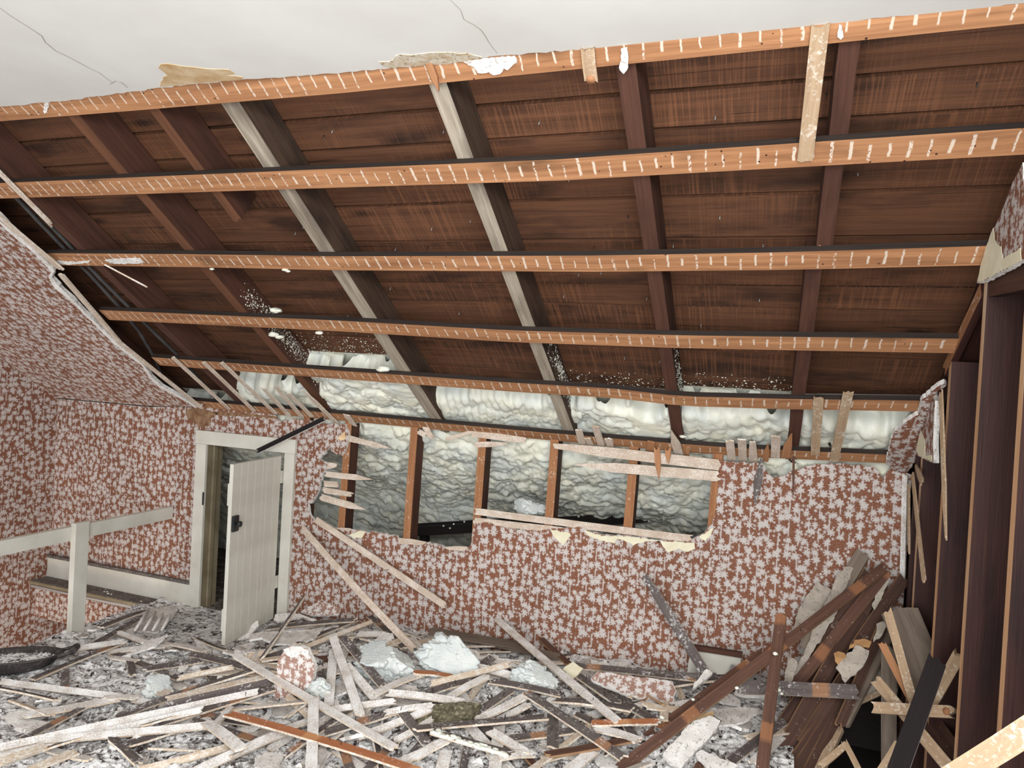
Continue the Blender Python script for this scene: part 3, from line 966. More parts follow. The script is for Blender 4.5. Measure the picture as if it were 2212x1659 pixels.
RAFT = [o for o in COL.objects if o.get('category') == 'rafter']
byl = lambda k: next(o for o in RAFT if k in o['label'])
for key, X, ta, tb_, n_, sd in (('flecked', -2.3995, -1.05, -0.25, 1500, 1), ('split side', -0.9445, -0.75, -0.2, 650, 2), ('smooth reddish', -0.3915, -0.75, -0.2, 380, 3)):
    pts = []
    rr = random.Random(sd)
    for _ in range(n_):
        f = rr.random() ** 0.6
        tt = ta + (tb_ - ta) * f
        pts.append((sl(X, tt, 0.035 + 0.115 * rr.betavariate(1.5 + 2 * f, 1.8)), (1, 0, 0)))
    spatter(byl(key), pts, 0.001, 0.0062, sd)
bpy.context.view_layer.update()
for bi_, (xa, xb, ta) in enumerate(((-2.40, -1.77, -0.62), (-0.94, -0.45, -0.40), (-0.39, 0.08, -0.42))):
    for b in range(len(tb) - 1):
        pts = []
        rr = random.Random(b + 40 * bi_)
        for _ in range(520):
            tt = ta + 0.25 * rr.random() ** 0.7
            if tb[b] + 0.006 < tt < tb[b + 1] - 0.006:
                pts.append((sl(rr.uniform(xa, xb), tt, 0.1665), -NS))
        if pts:
            spatter(ROOFB[b], pts, 0.001, 0.0065, b)

# ---- furring strips: lower edges measured along their length, so they keep their sag
strips = [
    ('topmost furring strip, along the broken ceiling edge', [(-420, 296), (0, 262), (338, 235), (740, 201), (1358, 138), (1472, 127), (2211, 51), (2330, 39)], 0.088),
    ('second furring strip from the top, crossing below the long pale lath', [(-420, 440), (0, 429), (739, 405), (1213, 390), (1472, 375), (2211, 334), (2320, 328)], 0.083),
    ('third furring strip from the top, with a smear of white plaster at left', [(121, 573), (420, 577), (739, 584), (1300, 587), (1700, 583), (2128, 573)], 0.083),
    ('fourth furring strip from the top', [(236, 691), (739, 716), (1106, 739), (1472, 752), (1780, 758), (2070, 763)], 0.083),
    ('fifth furring strip from the top, just above the foam', [(346, 789), (739, 819), (1106, 846), (1339, 861), (1472, 877), (1700, 884), (1982, 889)], 0.080),
    ('lowest furring strip, along the top of the knee wall', [(425, 879), (560, 892), (701, 905), (920, 926), (1174, 950), (1472, 976), (1600, 986), (1810, 996), (1922, 1001)], 0.080)]
for si, (lab, pts, wd) in enumerate(strips):
    P = [on_s(x, y, 0.0) for x, y in pts]
    xs = np.array([p[0] for p in P])
    tsv = np.array([st(p) for p in P])
    X0, X1 = xs[0], xs[-1]
    n = int((X1 - X0) / 0.12)
    V, F, U, FM = [], [], [], []
    for i in range(n + 1):
        X = X0 + (X1 - X0) * i / n
        tt = float(np.interp(X, xs, tsv))
        for (dt, of) in ((0, 0), (-wd, 0), (-wd, 0.024), (0, 0.024)):
            V.append(sl(X, tt + dt, of))
    for i in range(n):
        xa, xb = X0 + (X1 - X0) * i / n, X0 + (X1 - X0) * (i + 1) / n
        for k_ in range(4):
            q = [i * 4 + k_, (i + 1) * 4 + k_, (i + 1) * 4 + (k_ + 1) % 4, i * 4 + (k_ + 1) % 4]
            F.append(q)
            ws = (0, wd) if k_ == 0 else ((0.2, 0.224) if k_ == 1 else (0.4, 0.4 + wd))
            U.append([(xa, ws[0]), (xb, ws[0]), (xb, ws[1]), (xa, ws[1])])
            FM.append({0: 0, 1: 1, 2: 1, 3: 2}[k_])
    F.append([3, 2, 1, 0]); U.append([(0, 0), (0.02, 0), (0.02, wd), (0, wd)]); FM.append(2)
    F.append([n * 4, n * 4 + 1, n * 4 + 2, n * 4 + 3]); U.append([(0, 0), (0.02, 0), (0.02, wd), (0, wd)]); FM.append(2)
    F = [f[::-1] for f in F]
    U = [u[::-1] for u in U]
    s = mesh_obj('furring_strip', V, F, [M_STRAP, M_SOOT, M_RAFO], U, FM)
    tag(s, lab, 'furring strip', 'furring strips across the roof slope')

# plaster lumps left on the strips
for lab, pts, of in (('smear of white plaster on the left end of the third strip', [(119, 570), (122, 564), (160, 566), (196, 563), (190, 568), (150, 572)], -0.004),
                     ('smear of white plaster on the third strip near the dangling lath', [(226, 563), (240, 560), (300, 558), (312, 568), (290, 570), (245, 570)], -0.004),
                     ('white plaster lump with drips on the topmost strip at centre', [(1001, 134), (1040, 128), (1110, 122), (1117, 136), (1096, 152), (1088, 148), (1080, 160), (1066, 163), (1056, 156), (1032, 158), (1024, 146)], -0.006),
                     ('single white plaster drip hanging over the topmost strip', [(1341, 108), (1354, 105), (1357, 125), (1354, 152), (1347, 160), (1339, 152), (1337, 146), (1342, 130)], -0.008),
                     ('small white plaster drip beside the long pale lath', [(1812, 55), (1818, 56), (1822, 80), (1816, 86), (1809, 80)], -0.004),
                     ('white plaster patch at the left of the topmost strip', [(95, 224), (104, 222), (106, 232), (97, 247), (93, 240)], -0.003)):
    q = jag(px_slope(pts, of), 0.003, 0.008, r, True)
    tag(slab('plaster_lump', q, PS + NS * of, EX, -DS, abs(of) - 0.0005, (M_RAW,) * 3), lab, 'plaster lump', 'plaster left on the strips')

# cables up the left rafters
for lab, pts, of in (('left of the two grey cables rising beside the papered slope', [(-75, 330), (14, 405), (118, 515), (196, 595), (255, 660), (300, 715), (335, 775), (350, 815), (400, 880)], 0.05),
                     ('right of the two grey cables rising beside the papered slope', [(-48, 335), (30, 405), (136, 515), (215, 600), (280, 665), (340, 725), (395, 778), (440, 830), (490, 890)], 0.04)):
    c = tube('cable', [on_s(x, y, of) for x, y in pts], 0.009, M_CABLE)
    tag(c, lab, 'cable', 'cables up the roof slope')
b = board('duct_panel', sl(-3.6, -2.33, 0.15), sl(-1.7, -2.33, 0.15), 0.13, 0.01, -NS, (M_IRON,) * 3, seg=4)
tag(b, 'dark metal panel between the rafters at top left', 'metal panel')
b = board('duct_panel', on_s(1765, 862, 0.14), on_s(2000, 866, 0.14), 0.08, 0.006, -NS, (M_VENT,) * 3, seg=4)
tag(b, 'dull grey metal panel at the top of the foam in the right bay', 'metal panel')

# ================================================================== KNEE WALL AND STUD WALL FRAMING
SY = D + 0.0205
studs = [((741, 1060), 'leftmost exposed knee wall stud, behind splintered lath ends'), ((884, 1050), 'second knee wall stud, bare from top to bottom of the hole'), ((1032, 1060), 'third knee wall stud, above the step in the hole'),
         ((1188, 1050), 'fourth knee wall stud, meeting the lower laths'), ((1358, 1080), 'fifth knee wall stud, under the double top laths'), ((1540, 1080), 'sixth knee wall stud, at the right edge of the hole')]
for (px, lab) in studs:
    c = on_y(px[0], px[1], SY)
    lean = 0.012
    o = board('wall_stud', (c[0] - lean, SY + 0.045, 0.02), (c[0] + lean, SY + 0.045, ZK - 0.005), 0.045, 0.088, (0, -1, 0), (M_STUDE, M_RAF, M_RAF), seg=6, seed=px[0], wob=0.001)
    tag(o, lab, 'stud', 'knee wall studs')
for X, lab in ((-2.60, 'knee wall stud hidden beside the door casing'), (-3.42, 'knee wall stud hidden left of the door')):
    o = board('wall_stud', (X, SY + 0.045, 0.02), (X, SY + 0.045, ZK - 0.005), 0.045, 0.088, (0, -1, 0), (M_STUDE, M_RAF, M_RAF), seg=4)
    tag(o, lab, 'stud', 'knee wall studs')
ye = [(3.44, 'dark stud in the corner beside the knee wall'), (3.14, 'second stud of the right wall from the corner, behind hanging laths'), (2.80, 'third stud of the right wall from the corner'), (2.46, 'fourth stud of the right wall from the corner, tall and wide'), (2.10, 'nearest stud of the right wall at the photo edge'), (1.72, 'stud of the right wall nearest the ceiling, out of frame')]
for px, lab in (((1975, 1249), ye[1][1]), ((2024, 1249), ye[2][1]), ((2089, 1249), ye[3][1]), ((2180, 1249), ye[4][1])):
    Y = on_x(px[0], px[1], XR)[1]
    o = board('wall_stud', (XR + 0.05, Y, -0.02), (XR + 0.05, Y + 0.01, zt(Y) - 0.01), 0.038, 0.098, (-1, 0, 0), (M_STUDR, M_STUD, M_STUD), seg=6, seed=px[0], wob=0.002)
    tag(o, lab, 'stud', 'right wall studs')
for Y, lab in ((ye[0]), (ye[5])):
    o = board('wall_stud', (XR + 0.05, Y, -0.02), (XR + 0.05, Y, min(zt(Y), ZC) - 0.01), 0.038, 0.098, (-1, 0, 0), (M_STUD, M_STUD, M_STUD), seg=6)
    tag(o, lab, 'stud', 'right wall studs')
# sloping plate along the heads of the studs
o = board('sloping_plate', on_x(2128, 625, XR + 0.01), on_x(2046, 800, XR + 0.01), 0.05, 0.022, (-1, 0, 0), (M_STUDE, M_STUD, M_STUD), seg=6, rag=(0, 0.02))
tag(o, 'sloping brown plate nailed along the heads of the right wall studs', 'plate')
o = board('blocking', on_x(2128, 622, XR + 0.02), on_x(2250, 590, XR + 0.02), 0.07, 0.03, (-1, 0, 0), (M_RAF, M_STUD, M_STUD), seg=3)
tag(o, 'brown block under the papered scrap at the upper right edge', 'blocking')
# dark timbers seen through the hole
o = board('roof_purlin', on_y(888, 1148, D + 0.75), on_y(1400, 1116, D + 0.75), 0.06, 0.05, (0, -1, 0), (M_BLACK,) * 3, seg=3)
tag(o, 'black timber rail in the dark behind the knee wall', 'timber')
o = board('roof_purlin', on_y(885, 1137, D + 0.85), on_y(1405, 1106, D + 0.85), 0.03, 0.03, (0, -1, 0), (M_BLACK,) * 3, seg=3)
tag(o, 'thin black batten above the rail behind the knee wall', 'timber')
o = board('roof_purlin', on_y(917, 1152, D + 0.78), on_y(918, 1190, D + 0.78), 0.05, 0.05, (0, -1, 0), (M_BLACK,) * 3, seg=2)
tag(o, 'short black post under the rail behind the knee wall', 'timber')
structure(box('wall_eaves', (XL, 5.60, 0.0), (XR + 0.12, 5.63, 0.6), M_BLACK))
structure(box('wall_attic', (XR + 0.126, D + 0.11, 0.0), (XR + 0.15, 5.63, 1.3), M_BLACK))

# ================================================================== SPRAY FOAM
def billow(X, T, seed, cell):
    wx = (vnoise(X * 14, T * 14, seed + 1) - 0.5) * 0.09
    wy = (vnoise(X * 14, T * 14, seed + 2) - 0.5) * 0.09
    d, rr = worley((X + wx) / cell, (T + wy) / (cell * 0.72), seed)
    return np.sqrt(np.clip(1 - (d / 0.95) ** 2, 0, 1)) * rr


bays = [(-4.60, -3.05, 0.06, 'foam behind the knee wall, seen through the open closet door'), (-3.05, -2.43, -0.25, 'small foam roll in the roof bay above the door'), (-2.43, -1.72, -0.44, 'ragged mass of foam in the second roof bay, reaching highest'), (-1.72, -0.975, -0.28, 'smooth rolled foam with vertical folds in the centre bay'),
        (-0.975, -0.42, -0.27, 'lumpy foam in the bay right of the split grey rafter'), (-0.42, 0.105, -0.31, 'foam with a dark slit in the bay over the hole right end'), (0.105, 0.585, -0.30, 'smooth glossy foam in the bay next to the stud wall')]
for bi, (xa, xb, tst, lab) in enumerate(bays):
    nx, nt = int((xb - xa) / 0.0085), int((2.05 - tst) / 0.0095)
    Xg, Tg = np.meshgrid(np.linspace(xa, xb, nx), np.linspace(tst, 2.05, nt), indexing='ij')
    edge_w = (vnoise(Xg * 9, Xg * 0, bi) - 0.5) * 0.10 + (vnoise(Xg * 28, Xg * 0, bi + 9) - 0.5) * 0.05
    q = np.clip((Tg - tst - 0.02 - edge_w) / 0.075, 0, 1)
    roll = np.sqrt(np.clip(1 - (1 - q) ** 2, 0, 1))
    lower = np.clip((Tg + 0.02) / 0.15, 0, 1)
    lower = lower * lower * (3 - 2 * lower)
    th = roll * (0.055 + 0.045 * lower) + 0.03 * np.sin(np.clip((Tg - 0.1) / 0.9, 0, 1) * math.pi)
    th += np.clip(Tg - 0.9, 0, 2) ** 2 * 0.45 + np.clip(Tg - 0.5, 0, 1) * 0.05
    big = vnoise(Xg * 3.3, Tg * 3.3, 31) - 0.5
    h = 0.055 * billow(Xg, Tg, 5, 0.115) + 0.030 * billow(Xg, Tg, 8, 0.052) + 0.010 * billow(Xg, Tg, 12, 0.023) + 0.06 * big
    if bi in (3, 5, 6):
        fold = np.abs(np.sin((Xg + 0.03 * np.sin(Tg * 9)) * (70 if bi == 3 else 46) + 2 * vnoise(Xg * 8, Tg * 8, 4))) ** 0.6
        sm = np.clip((-Tg + 0.05) / 0.1, 0, 1)
        h = h * (1 - 0.75 * sm) + sm * (0.016 * fold + 0.045 * billow(Xg, Tg, 3, 0.22))
    th = th + h * (0.25 + 0.75 * roll) - 0.012 * (1 - roll)
    lim = np.where(Tg < 0.06, 0.134, 9.0)
    th = np.minimum(th, lim - 0.01 * billow(Xg, Tg, 3, 0.05) * 0.5)
    off = 0.163 - th
    P = PS[None, None, :] + Xg[..., None] * EX + Tg[..., None] * DS + off[..., None] * NS
    V = P.reshape(-1, 3).tolist()
    ii, jj = np.meshgrid(np.arange(nx - 1), np.arange(nt - 1), indexing='ij')
    a_ = (ii * nt + jj).ravel()
    F = np.stack([a_, a_ + nt, a_ + nt + 1, a_ + 1], 1).tolist()
    nV = len(V)
    # closed back
    cb = [sl(xa, tst, 0.166), sl(xb, tst, 0.166), sl(xb, 2.05, 0.166), sl(xa, 2.05, 0.166)]
    V += [tuple(c_) for c_ in cb]
    F.append([nV, nV + 1, nV + 2, nV + 3])
    o = mesh_obj('spray_foam', V, F, M_FOAM, smooth=True)
    tag(o, lab, 'spray foam', 'spray foam in the roof bays')


def foam_lump(name, c, rad, label, group, seed, flat=0.8, parent=None, scale=(1, 1, 1), amp=0.4):
    bm = bmesh.new()
    bmesh.ops.create_icosphere(bm, subdivisions=6 if rad > 0.03 else 3, radius=1.0)
    rr = random.Random(seed)
    big_ = rad > 0.03
    rv = lambda: Vector((rr.gauss(0, 1), rr.gauss(0, 1), rr.gauss(0, 1))).normalized()
    lob = [(rv(), rr.uniform(0.25, 0.5), 1.0) for _ in range(22)] + ([(rv(), rr.uniform(0.07, 0.2), 0.9) for _ in range(170)] if big_ else [])
    cuts = [(rv(), rr.uniform(0.62, 0.85)) for _ in range(2)] if big_ else []
    for v in bm.verts:
        n = v.co.normalized()
        h = 0.0
        h2 = 0.0
        for d, w, kk in lob:
            ca = n.dot(d)
            if ca < 0.6:
                continue
            a_ = math.acos(min(1.0, ca)) / (w * 1.5)
            if a_ < 1:
                hh = math.sqrt(1 - a_ * a_) * w
                if w > 0.2:
                    h = max(h, hh)
                else:
                    h2 = max(h2, hh)
        k_ = 0.66 + amp * 1.5 * h + (1.7 * h2 + 0.16 * mnoise.fractal(n * 3.0 + Vector((seed % 50, 0, 0)), 0.8, 2.2, 4) if big_ else 0)
        for d, lim_ in cuts:
            ca = n.dot(d) * k_
            if ca > lim_:
                k_ *= lim_ / ca * (1 + 0.03 * mnoise.noise(n * 14))
        v.co = Vector((n.x * scale[0], n.y * scale[1], n.z * scale[2] * flat)) * k_ * rad
    o = bm_obj(name, bm, M_FOAMC if big_ else M_FOAM, parent, Matrix.Translation(Vector(c)), smooth=True)
    return tag(o, label, 'foam lump' if label else None, group)


G = 'foam lumps on the lumber'
for x, y, of, rad, lab in ((828, 797, 0.02, 0.028, 'foam blob on the fifth strip over the ragged foam'), (590, 722, 0.03, 0.022, 'foam blob squeezed out under the fourth strip at left'), (604, 728, 0.028, 0.018, 'smaller foam blob beside the one under the fourth strip'),
                           (690, 719, -0.004, 0.016, 'foam crumb hanging under the fourth strip'), (616, 583, -0.002, 0.011, 'foam bead under the third strip at left'), (622, 586, -0.002, 0.009, 'tiny foam bead under the third strip'), (458, 581, -0.002, 0.009, 'round foam bead under the third strip near the rafter'),
                           (596, 671, 0.03, 0.024, 'foam patch above the fourth strip on the flecked rafter'), (1475, 943, 0.02, 0.013, 'smooth white foam bead on the lowest strip')):
    foam_lump('foam_blob', on_s(x, y, of), rad, lab, G, x, 0.7, scale=(1.6, 1, 1))
# ================================================================== LATHS
CROP = {'A': (0, 1100, 2.968), 'B': (400, 1200, 3.615), 'C': (900, 1200, 3.615), 'D': (1300, 1150, 3.26), 'E': (1712, 1159, 3.318), 'F': (0, 500, 2.962),
        'G': (600, 700, 2.962), 'H': (1472, 700, 2.962), 'I': (1240, 860, 4.148), 'J': (0, 0, 2.962), 'K': (740, 0, 2.962), 'L': (1472, 0, 2.962), 'N': (1580, 1180, 3.464),
        'Q': (640, 860, 4.6075), 'Z': (0, 1200, 4.424)}


def px(c, x, y):
    o = CROP[c]
    return o[0] + x / o[2], o[1] + y / o[2]


KIND = {'W': (M_LW, M_LD, M_LE), 'D': (M_LD, M_LW, M_LE), 'O': (M_LO, M_LO, M_LE), 'R': (M_LR, M_LR, M_LEB), 'P': (M_PLK, M_PLK, M_LEB), 'T': (M_LT, M_LT, M_LT), 'G': (M_LG, M_LG, M_LG), 'S': (M_SPL, M_SPL, M_SPL), 'K': (M_BLACK, M_LW, M_LW), 'E': (M_LE, M_LE, M_LE)}
_seed = [100]
LANDMARK = []


def lath(kind, p0, p1, label, nh=(0, 0, 1), width=0.036, thick=0.008, roll=0.0, rag=(0.012, 0.012), bend=0.0, group='loose laths on the rubble', name='lath', cat='lath', taper=(1, 1), nails=0, wob=0.0008):
    _seed[0] += 1
    s = _seed[0]
    a, b = Vector(p0), Vector(p1)
    n = Vector(nh)
    if roll:
        n = Matrix.Rotation(math.radians(roll), 3, (b - a).normalized()) @ n
    mats = KIND[kind]
    if kind == 'W' and group in ('broken laths left on the strapping', 'laths across the knee wall hole'):
        mats = (M_LB, M_LD, M_LE)
    if kind in 'DR' and ('orange' in label or (name == 'lath_scrap' and random.Random(s).random() < 0.25)):
        mats = {'D': (M_LDP, M_LW, M_LE), 'R': (M_LRP, M_LRP, M_LEB)}[kind]
    o = board(name, a, b, width, thick, n, mats, rag=rag, bend=bend, twist=random.Random(s).uniform(-0.08, 0.08), taper=taper, seed=s, wob=wob)
    rr = random.Random(s)
    for _ in range(nails):
        f = rr.uniform(-0.42, 0.42)
        q = Vector((f * (b - a).length, rr.uniform(-0.3, 0.3) * width, thick / 2))
        mw = parent_world(o)
        q0 = mw @ q
        q1 = mw @ (q + Vector((rr.uniform(-0.006, 0.006), rr.uniform(-0.008, 0.008), 0.022)))
        tube('nail', [q0, q1], 0.0014, M_IRON, o, 5)
    return tag(o, label, cat, group)


# ---- laths still nailed to the roof strapping (in the slope plane)
NR = tuple(-NS)
GS = 'broken laths left on the strapping'
for c, x1, y1, x2, y2, w, k, tp_, lab in [
    ('L', 890, 160, 790, 1025, 0.040, 'T', (1, 1), 'long pale lath hanging across the two topmost strips at right'),
    ('K', 1568, 318, 1590, 512, 0.036, 'T', (1, 1), 'short lath stub with a round knot on the topmost strip'),
    ('K', 556, 405, 615, 575, 0.020, 'S', (1, 0.2), 'thin pointed splinter crossing the topmost strip above the split rafter'),
    ('F', 1105, 806, 1465, 1136, 0.030, 'W', (1, 1), 'leftmost pale lath spanning the fifth and lowest strips'),
    ('F', 1305, 838, 1625, 1146, 0.030, 'W', (1, 1), 'second pale lath from the left spanning the two lowest strips'),
    ('F', 1415, 836, 1765, 1166, 0.030, 'W', (1, 1), 'third lath from the left on the lowest strips, with a split orange tip'),
    ('F', 1685, 1005, 1858, 1186, 0.030, 'W', (0.8, 1), 'short lath stub with orange broken end, left of the pointed ones'),
    ('F', 1760, 992, 1928, 1182, 0.030, 'W', (0.4, 1), 'pale lath stub narrowing upward on the lowest strip'),
    ('F', 1845, 1036, 2000, 1186, 0.030, 'W', (0.7, 1), 'lath stub split lengthwise above the door side'),
    ('F', 1935, 1012, 2150, 1222, 0.032, 'W', (0.15, 1), 'long pointed lath spike over the dark hanging lath'),
    ('G', 440, 580, 490, 650, 0.036, 'W', (1, 1), 'stub on the lowest strip above the first bare stud'),
    ('I', 42, 288, 78, 415, 0.036, 'W', (1, 1), 'first of the square stubs above the double top laths'),
    ('I', 120, 360, 150, 420, 0.034, 'W', (1, 1), 'very short stub between two taller ones above the double laths'),
    ('I', 190, 250, 246, 425, 0.036, 'W', (1, 1), 'tallest square stub above the double top laths'),
    ('I', 305, 365, 340, 470, 0.036, 'W', (1, 1), 'split stub right of the tallest square stub'),
    ('I', 872, 295, 945, 505, 0.044, 'W', (0.1, 1), 'white pointed spike standing on the lowest strip at centre right'),
    ('I', 1395, 385, 1418, 562, 0.038, 'W', (1, 1), 'left stub of the picket row above the wallpaper'),
    ('I', 1504, 372, 1512, 566, 0.038, 'W', (1, 1), 'second stub of the picket row, with a rounded top'),
    ('I', 1602, 392, 1606, 572, 0.038, 'W', (0.7, 1), 'third stub of the picket row, splintered at the top'),
    ('I', 1738, 410, 1716, 560, 0.026, 'S', (0.2, 1), 'slim split stub in the middle of the picket row'),
    ('I', 1808, 340, 1802, 530, 0.040, 'W', (1, 1), 'tallest stub of the picket row, squarely cut'),
    ('I', 1945, 325, 1890, 528, 0.036, 'S', (0.2, 1), 'right stub of the picket row ending in an orange point'),
    ('H', 878, 470, 855, 838, 0.038, 'T', (1, 1), 'upright pale lath on the two lowest strips in the right bay'),
    ('H', 1068, 436, 975, 876, 0.038, 'T', (1, 1), 'slanting pale lath on the two lowest strips in the right bay'),
    ('I', 690, 390, 675, 505, 0.036, 'S', (1, 1), 'orange broken stub on the lowest strip left of the white spike'),
    ('I', 1005, 430, 1010, 515, 0.034, 'S', (1, 0.6), 'orange splintered stub right of the white spike')]:
    q0, q1 = px(c, x1, y1), px(c, x2, y2)
    of = -0.0075 if c != 'L' else -0.006
    lath(k, on_s(q0[0], q0[1], of), on_s(q1[0], q1[1], of), lab, NR, w, 0.007, rag=(0.008, 0.006), group=GS, taper=tp_, name='lath_stub' if k == 'S' else 'lath')
q0, q1 = px('F', 690, 222), px('F', 940, 356)
lath('W', on_s(q0[0], q0[1], -0.02), on_s(q1[0], q1[1], -0.06), 'pale lath piece dangling below the third strip at left', NR, 0.034, 0.007, roll=25, group=GS)
# long laths along the broken edge of the papered slope
for pts, lab, of, w in (([(-60, 425), (0, 462), (122, 578)], 'pale lath edge along the upper part of the papered slope', -0.024, 0.034), ([(125, 592), (185, 668), (260, 748)], 'pale lath edge along the middle of the papered slope', -0.024, 0.032),
                        ([(250, 738), (340, 815), (428, 880)], 'pale lath edge along the lower part of the papered slope', -0.024, 0.032), ([(-40, 340), (0, 376), (104, 484)], 'cream lath above the papered slope in front of the cables', -0.012, 0.022)):
    a, b = pts[0], pts[-1]
    lath('W', on_s(a[0] + 6, a[1], of), on_s(b[0] + 6, b[1], of), lab, NR, w, 0.010, group=GS, rag=(0.004, 0.02), bend=0.0)
# dark lath hanging free in front of the door head
q0, q1 = px('G', 305, 603), px('G', -130, 815)
lath('K', on_y(q0[0], q0[1], D - 0.03), on_y(q1[0], q1[1], D - 0.16), 'black lath with white lower edge dangling across the door head', (0.2, -1, 0.5), 0.030, 0.010, group=GS, wob=0.0)
# hanging splinters in front of the wall
for c, x1, y1, x2, y2, w, k, tp_, lab in [('H', 512, 865, 468, 1150, 0.038, 'D', (0.3, 0.3), 'dark lath splinter hanging in front of the wallpaper at right'), ('H', 718, 830, 715, 1085, 0.010, 'R', (1, 0.4), 'thin dark splinter hanging straight down at right'),
                                          ('I', 742, 450, 760, 712, 0.030, 'S', (1, 0.05), 'orange pointed splinter hanging over the double top laths'), ('I', 842, 458, 842, 555, 0.028, 'S', (1, 0.3), 'short orange splinter hanging beside the longer one'),
                                          ('H', 905, 660, 950, 780, 0.014, 'K', (1, 1), 'black sliver slanting between the two pale laths at right')]:
    q0, q1 = px(c, x1, y1), px(c, x2, y2)
    lath(k, on_y(q0[0], q0[1], D - 0.012), on_y(q1[0], q1[1], D - 0.03), lab, (0, -1, 0), w, 0.005, group='splinters hanging over the knee wall', taper=tp_, name='splinter', cat='splinter', rag=(0.01, 0.02))

# ---- laths on the knee wall face
GW = 'laths across the knee wall hole'
for c, x1, y1, x2, y2, w, k, tp_, lab in [
    ('I', -175, 428, 1302, 600, 0.052, 'W', (0.5, 1), 'upper of the double laths across the top right of the hole'),
    ('I', 5, 592, 1296, 700, 0.050, 'W', (0.12, 1), 'lower of the double laths across the top right, pointed at left'),
    ('G', 1262, 1198, 2200, 1318, 0.036, 'W', (1, 1), 'upper lath along the bottom right edge of the hole'),
    ('G', 1258, 1256, 2000, 1340, 0.034, 'W', (1, 0.6), 'lower lath along the bottom right edge of the hole'),
    ('I', 0, 1130, 1060, 1260, 0.036, 'W', (1, 1), 'lath below the fifth stud along the bottom of the hole'),
    ('Q', 505, 395, 945, 500, 0.030, 'W', (1.3, 0.1), 'torn lath end at the top left of the hole, tapering right'),
    ('Q', 295, 675, 395, 668, 0.036, 'W', (1, 0.7), 'shortest lath stub at the left of the hole, broken orange'),
    ('Q', 290, 755, 745, 805, 0.034, 'W', (1, 0.15), 'long tapering lath end at the left, crossing the first stud'),
    ('Q', 280, 850, 425, 860, 0.034, 'W', (1, 1), 'squarely broken lath stub at the left edge of the hole'),
    ('Q', 270, 915, 560, 960, 0.034, 'W', (1, 0.8), 'lath end at left of the hole with an orange split tip'),
    ('Q', 245, 985, 690, 1110, 0.040, 'W', (1, 0.08), 'lowest lath end at left of the hole, cut to a point'),
    ('G', 1075, 738, 1268, 680, 0.020, 'W', (1, 1), 'short lath kicked up at the top of the third stud'),
    ('G', 1240, 700, 1580, 742, 0.036, 'W', (1, 0.8), 'lath scrap with paper at the top of the fourth bay'),
    ('G', 1262, 772, 1465, 765, 0.030, 'W', (1, 0.2), 'pointed lath stub under the paper scrap at the hole top'),
    ('Q', 1215, 330, 1290, 370, 0.030, 'W', (1, 1), 'small lath end right of the second stud top'),
    ('Q', 1275, 265, 1350, 400, 0.032, 'W', (1, 1), 'leaning lath end above the second foam bay'),
    ('Q', 370, 1300, 545, 1320, 0.026, 'W', (0.6, 1), 'lath scrap on the lower left rim of the hole'),
    ('Q', 1010, 1420, 1290, 1450, 0.036, 'W', (1, 0.6), 'broken lath under the second stud on the lower rim'),
    ('Q', 1480, 1490, 1700, 1500, 0.024, 'W', (0.5, 1), 'lath sliver on the lower rim below the black rail')]:
    q0, q1 = px(c, x1, y1), px(c, x2, y2)
    yy = D + 0.012 if c != 'I' or y1 > 900 else D - 0.004
    lath(k, on_y(q0[0], q0[1], yy), on_y(q1[0], q1[1], yy), lab, (0, -1, 0), w, 0.007, group=GW, taper=tp_, rag=(0.008, 0.014))
# two long laths hanging off the lower left corner of the hole
q0, q1 = px('Q', 190, 1205), px('B', 2030, 390)
lath('W', on_y(q0[0], q0[1], D - 0.015), on_y(q1[0], q1[1], D - 0.075), 'long pale lath slanting down the wallpaper from the hole corner', (0, -1, 0.1), 0.036, 0.008, group=GW, nails=1)
q0 = px('Q', 60, 1290)
e1 = on_pile(895, 1403, 0.02)
lath('W', on_y(q0[0], q0[1], D - 0.02), e1, 'long bent lath leaning from the hole corner down to the rubble', (0.1, -1, 0.25), 0.036, 0.008, group=GW, bend=0.02)

# ---- hanging laths and strips at the right wall corner
GR = 'laths hanging in the right corner'
for c, x1, y1, x2, y2, w, k, tp_, lab in [('H', 1660, 440, 1692, 1365, 0.022, 'T', (1, 0.2), 'long narrow lath hanging beside the papered scrap in the corner'), ('H', 1478, 965, 1552, 1640, 0.026, 'T', (0.8, 1), 'pale lath hanging at a slant below the papered corner'),
                                          ('H', 1455, 1040, 1456, 1455, 0.014, 'T', (1, 0.6), 'thin lath sliver hanging along the wall edge'), ('H', 1500, 905, 1540, 1010, 0.034, 'T', (0.3, 1), 'short torn lath end poking from the papered corner')]:
    q0, q1 = px(c, x1, y1), px(c, x2, y2)
    lath(k, on_x(q0[0], q0[1], XR - 0.012), on_x(q1[0], q1[1], XR - 0.02), lab, (-1, -0.3, 0), w, 0.006, group=GR, taper=tp_)
q0, q1 = px('H', 1437, 965), px('H', 1412, 1640)
lath('W', on_y(q0[0], q0[1], D - 0.01), on_y(q1[0], q1[1], D - 0.01), 'white plaster edge standing down the right end of the wallpaper', (-0.7, -1, 0), 0.022, 0.010, group=GR, rag=(0.005, 0.01), wob=0.004)

